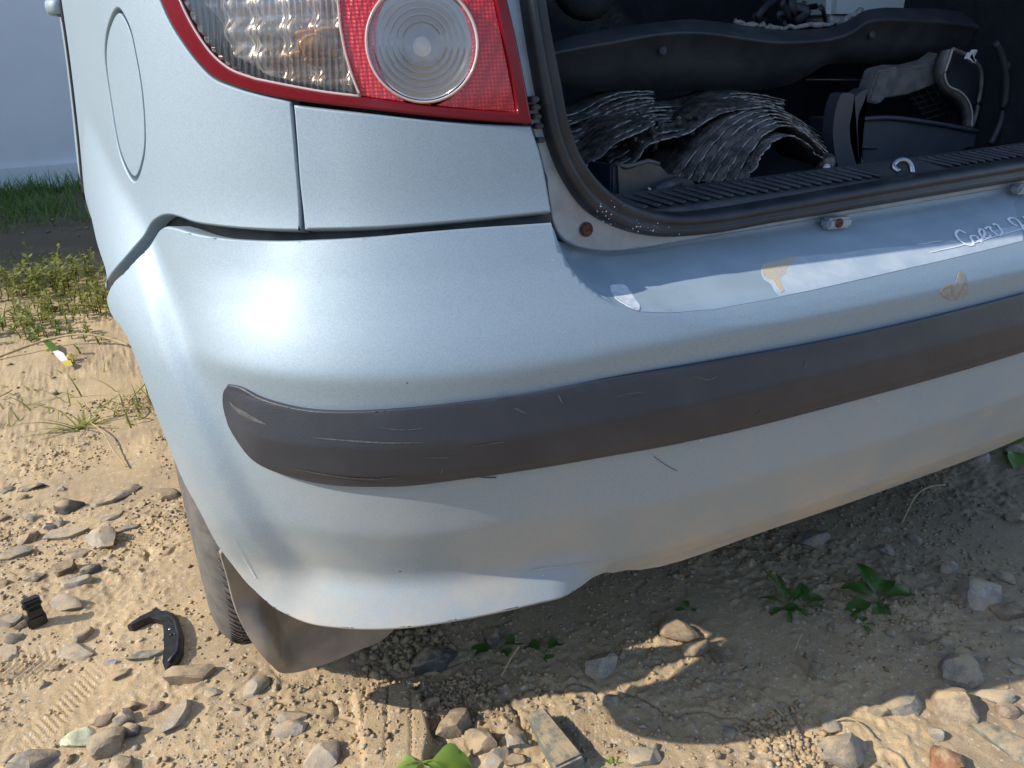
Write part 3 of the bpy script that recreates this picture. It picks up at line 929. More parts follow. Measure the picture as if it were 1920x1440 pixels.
M_RING = mat('clear_lens_wall', (0.55, 0.42, 0.40), 0.12, 0.0)
M_RING.node_tree.nodes['Principled BSDF'].inputs['Coat Weight'].default_value = 1.0

zt = uL[1]+0.165
def lab(*pts): return [np.array(SQ.pick(*p)) for p in pts]
def cm(p, n=6): return catmull(p, n)
outer_l = cm(lab((302, 0), (323, 45), (345, 80), (373, 116), (400, 143), (440, 161), (490, 176), (548, 188)))
outer_b = cm(lab((548, 188), (700, 206), (860, 223), (998, 233)))
outer_r = cm(lab((998, 233), (985, 160), (967, 70), (951, 0)))
top_l = np.array([outer_l[0][0]-0.006, uL[1]+0.08]); top_l2 = np.array([outer_l[0][0]+0.012, zt]); top_r = np.array([outer_r[-1][0]-0.020, zt])
inn_r = cm(lab((927, 0), (944, 80), (958, 150), (969, 211)))
inn_b = cm(lab((969, 211), (860, 203), (760, 192), (672, 180)))
inn_b2 = cm(lab((672, 180), (600, 171), (545, 161), (480, 148)))
inn_l = cm(lab((480, 148), (430, 128), (400, 103), (375, 70), (352, 30), (338, 0)))
in_tl = np.array([inn_l[-1][0]+0.002, zt-0.012]); in_tr = np.array([inn_r[0][0]-0.018, zt-0.012])
# the dark red band that frames the lamp
band = outer_l[::-1][::-1]+outer_b[1:]+outer_r[1:]+[top_r, top_l2, top_l]
hole = inn_r[::1]+inn_b[1:]+inn_b2[1:]+inn_l[1:]+[in_tl, in_tr]
panel('lens_frame', SQ, None, M_REDBAND, lamp, h=0.007, depth=0.012, rim=0.0025, lift=0.0015, loops_ab=[band, hole])
# red reflex field with a round hole
C0 = np.array(SQ.pick(792, 82)); rr = abs(SQ.pick(893, 82)[0]-SQ.pick(690, 82)[0])/2
def circ(r, n=48): return [C0+np.array([r*math.cos(a), r*math.sin(a)*0.98]) for a in np.linspace(0, 2*math.pi, n, endpoint=False)]
red_l = cm(lab((676, 181), (660, 140), (647, 95), (638, 45), (634, 0)))
red_tl = np.array([red_l[-1][0]+0.004, zt-0.012])
redp = inn_r+inn_b[1:-1]+red_l+[red_tl, in_tr]
panel('red_lens', SQ, None, M_RED, lamp, h=0.006, depth=0.006, rim=0.0012, lift=-0.0012, loops_ab=[redp, circ(rr*0.90)])
# clear ribbed indicator lens
uT0, uT1 = inn_l[-1][0], red_l[0][0]
def turn_f(u, z):
    p = Q_surf(u, z)
    n = Nu(np.asarray(u, float))
    ph = (np.asarray(u, float)+0.10*(np.asarray(z)-uL[1])**2*4)/0.0080
    r = 0.0021*np.abs(np.sin(math.pi*ph))
    p[..., :2] += n*(r-0.004)[..., None]
    return p
turnp = [p for p in inn_b2]+inn_l[1:]+[in_tl, red_tl]+red_l[::-1][1:-1]
turnp = inn_b2+inn_l[1:]+[in_tl, red_tl]+red_l[::-1][1:]
panel('indicator_lens', SQ, None, M_CLEAR, lamp, h=0.0013, hb=0.006, depth=0.004, rim=0.0008, f=turn_f, loops_ab=[turnp])
# bright edge wall round the indicator lens
def on_q(ab, out=0.0):
    p = Q_surf(np.array([ab[0]]), np.array([ab[1]]))[0].copy(); n = Nu(np.array([ab[0]]))[0]
    p[:2] += n*out
    return p
tube('lens_wall', [on_q(p, 0.0004) for p in turnp], 0.0011, M_RING, lamp, 8, closed=True)
# reflector behind the indicator, with fluted chrome and the amber bulb
def refl_f(u, z):
    p = Q_surf(u, z); n = Nu(np.asarray(u, float))
    u = np.asarray(u, float); z = np.asarray(z, float)
    d = 0.022+0.005*np.sin((z-uL[1])/0.0105*math.pi)*0.4+0.003*np.cos(u/0.02*math.pi)
    p[..., :2] -= n*d[..., None]
    return p
M_FLUTE = noisy('fluted_reflector', (0.86, 0.80, 0.72), (0.55, 0.42, 0.32), 0.25, 22, 0.25, 0.006, metal=0.45, bscale=45)
panel('reflector', SQ, None, M_FLUTE, lamp, h=0.004, depth=0.001, f=refl_f, loops_ab=[turnp])
# amber cap
bc = on_q(SQ.pick(575, 85), -0.016)
bm = bmesh.new()
bmesh.ops.create_uvsphere(bm, u_segments=20, v_segments=14, radius=1, matrix=Matrix.Translation(bc) @ Matrix.Diagonal((0.016, 0.008, 0.010, 1)))
bm_obj('amber_bulb', bm, M_AMBER, lamp, True)
for k, (px, py) in enumerate(((545, 104), (606, 100), (578, 112), (556, 62), (600, 58))):  # flat amber blobs stand in for the bulb's reflections in the chrome
    bc = on_q(SQ.pick(px, py), -0.019)
    bm = bmesh.new()
    bmesh.ops.create_uvsphere(bm, u_segments=12, v_segments=8, radius=1, matrix=Matrix.Translation(bc) @ Matrix.Diagonal((0.013, 0.003, 0.0035, 1)))
    bm_obj('amber_reflection', bm, M_AMBER, lamp, True)
# reversing lamp: bowl, bulb, stepped clear lens and its ring
nC = Vector(SQ.normal(np.array([C0[0]]), np.array([C0[1]]))[0])
cC = Vector(on_q(C0))
qC = nC.to_track_quat('Z', 'Y').to_matrix().to_4x4()
T_C = Matrix.Translation(cC) @ qC
def lathe(name, prof, m, parent, seg=56, T=T_C):
    V, F = [], []
    n = len(prof)
    for i in range(seg):
        a = 2*math.pi*i/seg
        for r, z in prof: V.append(T @ Vector((r*math.cos(a), r*math.sin(a), z)))
    for i in range(seg):
        for j in range(n-1):
            a, b, c, d = i*n+j, i*n+j+1, ((i+1) % seg)*n+j+1, ((i+1) % seg)*n+j
            F.append((a, b, c, d))
    return mesh_obj(name, V, F, m, parent)
R = rr*0.83
lathe('lens_ring', [(R*1.035, -0.006), (R*1.035, 0.0004), (R*1.02, 0.0018), (R*1.00, 0.0020), (R*0.985, 0.0010), (R*0.975, -0.006)], M_RING, lamp)
lathe('reverse_reflector', [(R*0.96, -0.004)]+[(R*0.96*k, -0.034+0.030*k*k) for k in np.linspace(1, 0.0, 30)], M_CHROME, lamp)
M_BULB = mat('bulb_glass', (0.55, 0.52, 0.46), 0.1, 0.0)
lathe('bulb', [(0.0, -0.010), (0.005, -0.011), (0.0075, -0.015), (0.008, -0.02), (0.006, -0.034)], M_BULB, lamp, 20)
prof = []
for k in np.linspace(1, 0, 90):
    st = 0.0004*abs(math.sin(k*8.5*math.pi)) if k > 0.35 else 0.0
    prof.append((R*0.968*k, -0.002+0.0022*(1-k*k)+st))
lathe('reverse_lens', prof, M_CLEAR2, lamp)
# black tabs of the lamp mounting beside its inner edge
for (px, py) in ((999, 186), (1001, 201), (1003, 218), (1007, 236), (1010, 262)):
    p = at_y(px, py, 0.122)
    bevel_box('mounting_lug', 0.008, 0.012, 0.0045, M_DARK, lamp, 0.0012, Matrix.Translation(p))
# ------------------------------------------------------------------ ground
_perm = nrng.permutation(512)
_gr = nrng.uniform(0, 2*math.pi, 512)
_gx, _gy = np.cos(_gr), np.sin(_gr)
def perlin(x, y):
    xi, yi = np.floor(x).astype(int), np.floor(y).astype(int)
    xf, yf = x-xi, y-yi
    u, v = xf*xf*xf*(xf*(xf*6-15)+10), yf*yf*yf*(yf*(yf*6-15)+10)
    def g(ix, iy, fx, fy):
        h = _perm[(_perm[ix & 511]+iy) & 511]
        return _gx[h]*fx+_gy[h]*fy
    a, b = g(xi, yi, xf, yf), g(xi+1, yi, xf-1, yf)
    c, d = g(xi, yi+1, xf, yf-1), g(xi+1, yi+1, xf-1, yf-1)
    return (a+(b-a)*u)*(1-v)+(c+(d-c)*u)*v
def axis(fine0, fine1, step, lo, hi, g=1.035):
    a = list(np.arange(fine0, fine1, step))
    s, p = step, a[-1]
    while p < hi: s *= g; p += s; a.append(p)
    s, p = step, a[0]; pre = []
    while p > lo: s *= g; p -= s; pre.append(p)
    return np.array(pre[::-1]+a)
PRINT = [((110, 1330), (250, 1180), 0.0085, 0.0022, 0.085), ((262, 1008), (262, 990), 0.0095, 0.0030, 0.045), ((60, 1250), (200, 1230), 0.010, 0.0016, 0.06), ((1120, 1360), (1190, 1330), 0.006, 0.0010, 0.05)]
_prints = []
for (c, d, pit, amp, r) in PRINT:
    c0, d0 = at_z(*c)[:2], at_z(*d)[:2]
    v = (d0-c0)/np.linalg.norm(d0-c0)
    _prints.append((c0, v, pit, amp, r))
_slab = [np.array(at_z(*p)[:2]) for p in ((655, 1300), (690, 1292), (775, 1282), (800, 1330), (812, 1380), (800, 1440), (680, 1440), (672, 1380))]
def ground_z(X, Y):
    z = 0.010*perlin(X*1.7+3, Y*1.7)+0.006*perlin(X*6+9, Y*6+4)
    near = np.exp(-np.maximum(np.hypot(X-0.4, Y-0.4)-1.6, 0)/1.5)
    rough = np.clip(0.55+1.3*perlin(X*4.1+20, Y*4.1-7), 0.12, 1.3)
    z = z+near*rough*(0.0055*perlin(X*19, Y*19+2)+0.0042*perlin(X*45+5, Y*45)+0.0030*perlin(X*105, Y*105+8)+0.0016*perlin(X*210+1, Y*210))
    # crumbs: only the tops of a fine noise stand out
    c = np.maximum(perlin(X*70+50, Y*70+31)-0.18, 0)
    z = z+near*rough*0.015*c
    # cracks
    f = perlin(X*5+77, Y*5+15)+0.25*perlin(X*21+1, Y*21+5)
    z = z-near*0.006*np.exp(-(f/0.018)**2)*np.clip(perlin(X*3+5, Y*3+60)*3, 0, 1)
    for c0, v, pit, amp, r in _prints:
        a = (X-c0[0])*v[0]+(Y-c0[1])*v[1]
        b = -(X-c0[0])*v[1]+(Y-c0[1])*v[0]
        m = np.exp(-(np.hypot(a, b*1.5)/r)**4)*np.clip(0.8+1.2*perlin(X*14+8, Y*14), 0, 1)
        ph = (a+0.55*np.abs(np.mod(b/0.035+0.5, 2)-1)*0.035)/pit
        s = np.sin(2*math.pi*ph)
        z = z*(1-0.6*m)-0.004*m+m*amp*np.clip(s*1.6, -1, 1)
    # a dried clay cake with straight cracks behind the wheel
    A = np.array(_slab)
    shp = X.shape
    sel = (np.abs(X-A[:, 0].mean()) < 0.2) & (np.abs(Y-A[:, 1].mean()) < 0.2)
    if sel.any():
        xs, ys = X[sel], Y[sel]
        ins, dm = _inside(xs, ys, A)
        k = np.where(ins, sstep(dm, 0, 0.006), 0)
        t1 = A[1]-A[6]; t1 = t1/np.linalg.norm(t1)
        nn = np.array([-t1[1], t1[0]])
        q = (xs-A[6][0])*nn[0]+(ys-A[6][1])*nn[1]+0.002*perlin(xs*40, ys*40)
        cr = np.exp(-((np.abs(np.mod(q+0.012, 0.03)-0.015))/0.0012)**2)
        zz = z[sel]
        z[sel] = zz*(1-k)+k*(0.010+0.0005*perlin(xs*60, ys*60)-0.004*cr)
    # the tyre stands on it: no bumps through the contact patch
    w = np.exp(-(((X-0.1)/0.16)**4+((Y-0.58)/0.16)**4))
    z = z*(1-w)-0.002*w
    return z
gxs = axis(-0.45, 1.25, 0.0026, -300, 300, 1.03)
gys = axis(-0.32, 1.00, 0.0026, -300, 300, 1.03)
GX, GY = np.meshgrid(gxs, gys, indexing='ij')
GZ = ground_z(GX, GY)
print('ground', GX.shape)
def big_grid(name, X, Y, Z, m):
    n, k = X.shape
    me = bpy.data.meshes.new(name)
    V = np.stack([X, Y, Z], -1).reshape(-1, 3).astype(np.float32)
    I, J = np.meshgrid(np.arange(n-1), np.arange(k-1), indexing='ij')
    i0 = (I*k+J).ravel()
    Q = np.stack([i0, i0+k, i0+k+1, i0+1], 1).astype(np.int32)
    me.vertices.add(len(V)); me.vertices.foreach_set('co', V.ravel())
    me.loops.add(Q.size); me.loops.foreach_set('vertex_index', Q.ravel())
    me.polygons.add(len(Q))
    me.polygons.foreach_set('loop_start', np.arange(0, Q.size, 4, dtype=np.int32))
    me.polygons.foreach_set('loop_total', np.full(len(Q), 4, dtype=np.int32))
    me.update(); me.validate()
    me.polygons.foreach_set('use_smooth', [True]*len(Q))
    me.materials.append(m)
    o = bpy.data.objects.new(name, me); COL.objects.link(o)
    return o
M_SAND = mat('sand', (0.45, 0.33, 0.20), 0.95)
t = NT(M_SAND)
p = t.pos()
n1 = t.noise(p, 3.5, 5, 0.6); n2 = t.noise(p, 38, 5, 0.65); n3 = t.noise(p, 420, 3, 0.6)
c = t.mix(t.fac(n1, 0.35, 0.7), (0.53, 0.39, 0.225), (0.37, 0.275, 0.17))
c = t.mix(t.math('MULTIPLY', t.fac(n2, 0.45, 0.75), 0.55), c, (0.54, 0.42, 0.275))
c = t.mix(t.math('MULTIPLY', t.fac(n3, 0.5, 0.72), 0.5), c, (0.27, 0.19, 0.115))
v = t.n('ShaderNodeTexVoronoi', feature='F1'); v.inputs['Scale'].default_value = 330
t.l(p, v.inputs['Vector'])
sc_ = t.n('ShaderNodeSeparateColor'); t.l(v.outputs['Color'], sc_.inputs[0])
c = t.mix(t.math('MULTIPLY', t.math('GREATER_THAN', sc_.outputs[0], 0.93), 0.6), c, (0.30, 0.28, 0.26))
c = t.mix(t.math('MULTIPLY', t.math('LESS_THAN', sc_.outputs[1], 0.04), 0.7), c, (0.62, 0.56, 0.45))
# darker humus-rich soil towards the wall and on the gravelly right side
sep = t.n('ShaderNodeSeparateXYZ'); t.l(p, sep.inputs[0])
far = t.fac(t.math('ADD', sep.outputs[1], t.math('MULTIPLY', n1, 1.2)), 3.2, 4.3)
c = t.mix(t.math('MULTIPLY', far, 0.85), c, (0.11, 0.085, 0.06))
rt_ = t.fac(t.math('ADD', sep.outputs[0], t.math('MULTIPLY', n1, 0.8)), 1.1, 1.7)
c = t.mix(t.math('MULTIPLY', rt_, 0.5), c, (0.26, 0.215, 0.16))
t.l(c, t.b.inputs['Base Color'])
b1 = t.bump(n3, 0.55, 0.0022)
t.l(t.bump(t.noise(p, 1100, 2, 0.6), 0.4, 0.0008, b1), t.b.inputs['Normal'])
t.b.inputs['Specular IOR Level'].default_value = 0.15
ground = tag(big_grid('ground', GX, GY, GZ, M_SAND), kind='structure')
GBV = None
def gz(x, y): return float(ground_z(np.array([[float(x)]]), np.array([[float(y)]]))[0, 0])
def on_ground(px, py):
    p = at_z(px, py, 0.0)
    for _ in range(3): p = at_z(px, py, gz(p[0], p[1]))
    return Vector(p)

# ------------------------------------------------------------------ sheet-metal wall of the yard
M_WALL = noisy('white_sheet', (0.78, 0.78, 0.78), (0.72, 0.72, 0.73), 0.5, 1.5, 0.0, coat=0.1)
wall = empty('yard_wall', (0, 5.92, 0), 'pale sheet metal wall beyond the car with a base flashing', 'wall')
x = -9.0
k = 0
while x < 9:
    bevel_box('wall_panel', 2.96, 0.10, 5.2, M_WALL, wall, 0.008, Matrix.Translation((x+1.5, 5.97, 2.74)))
    x += 3.0
bevel_box('base_flashing', 18.0, 0.03, 0.155, M_WALL, wall, 0.004, Matrix.Translation((0, 5.895, 0.075)))
bevel_box('plinth', 18.0, 0.02, 0.10, noisy('plinth_concrete', (0.20, 0.19, 0.18), (0.12, 0.115, 0.11), 0.9, 4, 0.3), wall, 0.0, Matrix.Translation((0, 5.925, 0.03)))
shed = empty('unseen_shed', (2.0, -7.5, 0), 'unseen grey-brown shed added behind the camera for the paint to reflect', 'added backdrop')  # unseen shed, added to darken what the rear paint reflects
M_SHED = noisy('unseen_shed_boards', (0.42, 0.39, 0.35), (0.30, 0.28, 0.26), 0.8, 3, 0.2)
for k in range(24):
    bevel_box('unseen_board', 0.985, 0.05, 2.1, M_SHED, shed, 0.01, Matrix.Translation((-9.5+k, -8.5, 1.05)))
bevel_box('roof', 24.6, 5.0, 0.12, M_SHED, shed, 0.02, Matrix.Translation((2.0, -10.8, 2.5)) @ Matrix.Rotation(-0.15, 4, 'X'))
side = empty('unseen_side_wall', (-3.0, 4.5, 0), 'unseen sheet metal wall added on the left to shade the far strip', 'wall')  # unseen return wall, added to shade the ground towards the yard wall
for yy in (3.6, 5.0):
    bevel_box('wall_panel', 0.10, 1.38, 3.4, M_WALL, side, 0.008, Matrix.Translation((-3.0, yy+0.6, 1.75)))
fence = empty('unseen_fence', (-6.6, -2.0, 0), 'unseen sheet metal fence added on the left for the paint to reflect', 'fence')  # unseen fence, added to darken the reflection in the quarter panel
for k in range(8):
    bevel_box('unseen_fence_panel', 0.06, 1.47, 2.7, M_WALL, fence, 0.006, Matrix.Translation((-6.6, -7.5+1.5*k, 1.38)))

# ------------------------------------------------------------------ stones
SCOL = {'lg': (0.46, 0.41, 0.34), 'g': (0.33, 0.295, 0.245), 'dg': (0.13, 0.125, 0.12), 'br': (0.29, 0.22, 0.15), 'pk': (0.36, 0.27, 0.215), 'tn': (0.41, 0.33, 0.23),
        'gg': (0.22, 0.24, 0.205), 'bl': (0.27, 0.31, 0.40), 'rd': (0.30, 0.15, 0.085), 'yl': (0.72, 0.72, 0.48)}
SM_ = {}
for k, c in SCOL.items():
    m = mat('stone_'+k, c, 0.9)
    t = NT(m)
    tc = t.n('ShaderNodeTexCoord')
    p = t.pos()
    f1 = t.noise(p, 55, 6, 0.7); f2 = t.noise(p, 330, 4, 0.7)
    dk = tuple(v*0.58 for v in c); lt = tuple(min(1, v*1.35) for v in c)
    col = t.mix(t.fac(f1, 0.35, 0.68), dk, c)
    col = t.mix(t.math('MULTIPLY', t.fac(f2, 0.52, 0.70), 0.6), col, lt)
    # sand settled on the flat tops
    g = t.n('ShaderNodeNewGeometry'); sn = t.n('ShaderNodeSeparateXYZ'); t.l(g.outputs['Normal'], sn.inputs[0])
    dust = t.math('MULTIPLY', t.fac(sn.outputs[2], 0.25, 0.9), t.fac(t.noise(p, 40, 5, 0.65), 0.38, 0.60))
    if k != 'yl': col = t.mix(t.math('MULTIPLY', dust, 0.85), col, (0.48, 0.36, 0.22))
    t.l(col, t.b.inputs['Base Color'])
    t.l(t.bump(f1, 0.5, 0.004, t.bump(f2, 0.5, 0.0012)), t.b.inputs['Normal'])
    t.b.inputs['Specular IOR Level'].default_value = 0.25
    SM_[k] = m
def stone_mesh(name, L, Wd, H, seed, flat=False, cuts=9):
    """a cobble cut by random planes, then softened and roughened"""
    r = random.Random(seed)
    bm = bmesh.new()
    bmesh.ops.create_icosphere(bm, subdivisions=3, radius=1)
    P = np.array([v.co[:] for v in bm.verts])
    for i in range(cuts+6):
        n = np.array([r.gauss(0, 1), r.gauss(0, 1), r.gauss(0, 0.75)]); n /= np.linalg.norm(n)
        d = r.uniform(0.50, 0.80)
        if flat and i == 0: n, d = np.array([r.uniform(-.12, .12), r.uniform(-.12, .12), 1.0]), 0.45
        n /= np.linalg.norm(n)
        s = P @ n - d
        P = P - np.outer(np.maximum(s, 0)*0.97, n)
    off = Vector((r.uniform(-50, 50), r.uniform(-50, 50), r.uniform(-50, 50)))
    for v, q in zip(bm.verts, P):
        q = Vector(q)
        k = 1+0.10*noise.noise(q*1.6+off)+0.06*noise.noise(q*4.0+off)+0.03*noise.noise(q*9+off)
        v.co = Vector((q.x*L*0.72, q.y*Wd*0.72, q.z*H*0.85))*k
    me = bpy.data.meshes.new(name)
    bm.to_mesh(me); bm.free()
    me.polygons.foreach_set('use_smooth', [True]*len(me.polygons))
    try: me.set_sharp_from_angle(angle=rad(24))
    except Exception: pass
    return me
def mpp(p): return float(np.dot(np.array(p)-CAM, FW))/FPX
STONES = [
 # x1,y1,x2,y2, width/length, height/length, colour, flat, label
 (34,921,85,911,.42,.25,'dg',1,'dark flat slab of stone left of the wheel, near the frame edge'),
 (106,920,124,918,.7,.5,'g',0,None),
 (104,957,154,948,.55,.5,'dg',0,'dark pitted lump of stone up-left of the long flat cobble'),
 (183,949,250,916,.36,.2,'g',1,'long flat grey-brown cobble sunk in the sand left of the tyre'),
 (291,926,340,934,.45,.3,'br',1,'flat brown-grey stone touching the top of the tyre edge'),
 (189,976,228,962,.5,.25,'g',1,'small bluish-grey flat chip just below the long flat cobble'),
 (48,976,76,970,.7,.45,'lg',0,None),
 (78,992,101,990,.9,.6,'lg',0,None),(102,984,123,980,.7,.5,'lg',0,None),
 (82,1008,162,998,.45,.25,'lg',1,'broad pale grey flat stone left of the ridged shoe print'),
 (30,1022,74,1005,.5,.45,'pk',0,'pinkish stone left of the broad pale flat stone'),
 (-6,1047,52,1036,.55,.35,'g',1,'grey flat stone at the left frame edge below the pinkish one'),
 (179,1003,208,1026,.55,.45,'lg',0,'pale angular stone between the broad flat stone and the shoe print'),
 (124,1036,167,1040,.6,.2,'pk',1,'flat pinkish stone pressed level into the sand'),
 (97,1079,150,1064,.6,.62,'br',0,'upright brown-grey block of stone beside a dark chunk'),
 (148,1076,191,1066,.45,.35,'dg',0,'dark chunk of stone right of the upright brown block'),
 (118,1101,166,1090,.5,.4,'lg',0,'pale grey stone right under the dark chunk'),
 (51,1088,84,1082,.75,.4,'g',0,'speckled grey stone left of the upright brown block'),
 (-4,1094,13,1096,.8,.5,'br',0,None),
 (214,998,262,984,.4,.2,'g',1,None),
 (-4,924,24,917,.6,.4,'g',0,None),(34,938,54,932,.6,.5,'br',0,None),(-5,976,16,972,.6,.4,'g',0,None),
 (95,1136,152,1138,.45,.35,'lg',0,'pale grey stone right of the small black clip'),
 (137,1211,178,1178,.33,.35,'tn',0,'tan stick-like stone left of the black bracket'),
 (108,1234,172,1222,.55,.25,'g',1,'grey flat stone below the tan stick-like stone'),
 (242,1237,306,1223,.42,.3,'gg',1,'greenish flat stone inside the bend of the black bracket'),
 (199,1244,229,1241,.35,.25,'bl',1,'little blue-grey chip left of the greenish stone'),
 (210,1273,244,1258,.65,.35,'br',1,'brown-grey wedge below the little blue-grey chip'),
 (321,1274,408,1260,.5,.35,'br',0,'large brown stone in front of the tyre'),
 (384,1301,412,1297,.8,.3,'g',1,None),
 (-5,1170,46,1161,.5,.4,'g',0,'grey stone at the left frame edge beside the black clip'),
 (27,1179,56,1170,.6,.5,'br',0,None),(7,1204,48,1194,.5,.35,'g',0,None),(-4,1225,36,1219,.6,.3,'lg',1,None),(4,1238,31,1230,.6,.35,'lg',0,None),
 (274,1332,311,1320,.75,.7,'pk',0,'rounded pinkish-brown stone standing above the long pale splinter'),
 (234,1334,267,1322,.55,.5,'br',0,None),
 (169,1364,214,1344,.5,.45,'pk',0,'pinkish stone above the pale yellow chip'),
 (216,1360,252,1345,.7,.6,'g',0,'grey stone touching the big tan boulder from above'),
 (227,1378,267,1370,.7,.5,'dg',0,'dark grey stone in the shade right of the big tan boulder'),
 (166,1422,237,1384,.62,.55,'tn',0,'big tan boulder below the pale yellow chip'),
 (202,1440,250,1432,.9,.6,'tn',0,'tan boulder cut by the lower frame edge under the big tan one'),
 (310,1378,361,1316,.30,.32,'lg',0,'long pale splinter of stone lying at a slant'),
 (20,1436,100,1428,.6,.4,'g',0,'broad grey boulder in the lower left corner'),
 (122,1432,144,1418,.6,.5,'br',0,None),
 (92,1256,118,1249,.6,.4,'br',0,None),(71,1291,93,1280,.6,.5,'g',0,None),
 (462,1310,493,1274,.6,.35,'lg',0,'pale stone standing in a crack below the mudflap'),
 (423,1331,467,1334,.6,.25,'pk',1,'flat pinkish stone left of the split grey pair'),
 (517,1351,576,1342,.45,.3,'g',0,'upper half of the split grey stone pair'),
 (521,1373,579,1360,.55,.35,'lg',0,'lower half of the split grey stone pair'),
 (563,1438,642,1412,.5,.4,'lg',0,'pale rough stone at the lower edge left of the clay cake'),
 (821,1374,887,1347,.62,.45,'br',0,'brown-grey stone right of the clay cake'),
 (779,1324,822,1316,.45,.35,'br',0,'small brown stone at the clay cake corner'),
 (869,1400,934,1400,.65,.45,'br',0,'brown stone right of the bright green leaf'),
 (948,1369,988,1396,.8,.75,'lg',0,'pale block-like stone against the grey slab'),
 (910,1440,954,1411,.5,.4,'lg',0,'pale stone between the green leaf and the slab'),
 (952,1430,983,1419,.6,.5,'br',0,None),
 (1096,1264,1157,1240,.6,.5,'lg',0,'rough pale stone lit in the sun strip under the bumper'),
 (771,1246,857,1238,.6,.4,'dg',0,'dark stone in the shade beside the mudflap'),
 (908,1200,940,1194,.9,.7,'dg',0,None),
 (1358,1364,1378,1384,.7,.4,'g',0,'single grey pebble on the sunlit sand in the middle'),
 (1174,1428,1226,1413,.75,.4,'lg',0,'grey flat-topped stone at the lower edge right of the slab shadow'),
 (1218,1404,1236,1400,.8,.6,'g',0,None),
 (1126,1308,1164,1320,.6,.35,'g',0,'grey stone half in the bumper shadow'),
 (1278,1224,1328,1212,.75,.4,'br',0,'brown clod of earth under the bumper'),
 (1240,1180,1300,1195,.6,.35,'br',0,'flat brown clod left of the seedlings'),
 (1330,1236,1372,1230,.7,.4,'br',0,None),
 (1793,1112,1866,1130,.8,.75,'lg',0,'big pale grey cobble right of the leafy rosette'),
 (1861,1152,1914,1150,.6,.5,'br',0,'brown-grey stone against the big pale cobble'),
 (1892,1182,1925,1186,.6,.4,'g',0,None),
 (1756,1267,1830,1260,.62,.5,'g',0,'smooth grey cobble just inside the shadow line'),
 (1786,1237,1830,1234,.75,.55,'g',0,'grey stone behind the smooth cobble at the shadow line'),
 (1760,1200,1788,1216,.6,.45,'g',0,None),(1752,1222,1779,1233,.7,.5,'g',0,None),
 (1654,1322,1727,1326,.75,.45,'lg',0,'pale stone half buried on the shadow line'),
 (1743,1308,1822,1347,.72,.62,'tn',0,'sunlit tan boulder casting a shadow at lower right'),
 (1838,1298,1897,1316,.55,.4,'lg',0,'pale stone right of the tan boulder'),
 (1871,1342,1912,1336,.65,.5,'pk',0,'pinkish stone below the pale one at the right edge'),
 (1838,1360,1930,1415,.55,.25,'gg',1,'greenish-grey slab in the lower right corner'),
 (1543,1362,1577,1352,.9,.5,'g',0,'grey stone beside the crumbled earth'),
 (1536,1424,1616,1412,.65,.5,'g',0,'big rounded grey cobble at the lower edge right of centre'),
 (1750,1440,1804,1430,.8,.5,'rd',0,'reddish-brown stone at the lower frame edge'),
 (1627,1337,1662,1334,.6,.5,'tn',0,None),
 (1662,1184,1678,1196,.7,.5,'g',0,None),(1746,1382,1764,1374,.8,.6,'lg',0,None),
 (1888,1258,1926,1266,.5,.3,'g',1,None),(1888,1232,1926,1242,.5,.3,'g',1,None),(1688,1192,1749,1196,.55,.2,'br',1,None),
 (1500,1020,1550,1010,.6,.45,'g',0,'grey stone close under the bumper edge'),
 (1646,992,1671,996,.6,.4,'lg',0,None),(1704,1008,1724,1022,.6,.5,'lg',0,None),(1646,1036,1674,1034,.7,.5,'g',0,None),(1766,1074,1790,1069,.7,.5,'g',0,None),
 (1863,1080,1904,1090,.6,.5,'g',0,'grey stone behind the big pale cobble'),(1823,868,1850,857,.6,.5,'lg',0,None),(1900,860,1925,850,.7,.5,'lg',0,None),(1890,978,1922,970,.6,.4,'pk',0,None),
]
for i, (x1, y1, x2, y2, wr, hr, ck, fl, lab_) in enumerate(STONES):
    a, b = on_ground(x1, y1), on_ground(x2, y2)
    c = (a+b)/2; d = b-a
    L = d.length
    nm = 'earth_clod' if lab_ and 'clod' in lab_ else ('pebble' if lab_ is None else 'stone')
    me = stone_mesh(nm, L, max(L*wr, 0.006)*1.15, max(L*hr, 0.005), 100+i, bool(fl))
    me.materials.append(SM_[ck])
    o = bpy.data.objects.new(nm, me); COL.objects.link(o)
    o.location = (c.x, c.y, gz(c.x, c.y)+L*hr*(0.04 if fl else 0.13))
    o.rotation_euler = (rng.uniform(-.12, .12), rng.uniform(-.12, .12), math.atan2(d.y, d.x))
    if lab_ is None:
        q = 'left of the car' if x1 < 700 else 'right of the bumper shadow' 
        tag(o, 'small plain pebble half sunk in the earth '+('beside the wheel' if x1 < 700 else 'behind the car'), 'pebble', 'pebbles beside the wheel' if x1 < 700 else 'pebbles behind the car')
    else: tag(o, lab_, 'clod' if nm == 'earth_clod' else 'stone', 'stones lying on the sandy ground')
# the long squared slab near the lower edge
sl_ = [on_ground(*p) for p in ((988, 1362), (1020, 1350), (1095, 1446), (1040, 1470))]
slab = prism('stone_slab', [Vector((p.x, p.y, gz(p.x, p.y)+0.024)) for p in sl_], (0.004, -0.002, -0.030), SM_['gg'], None, bev=0.003)
tag(slab, 'long squared grey-green slab standing proud near the lower edge', 'stone', 'stones lying on the sandy ground')

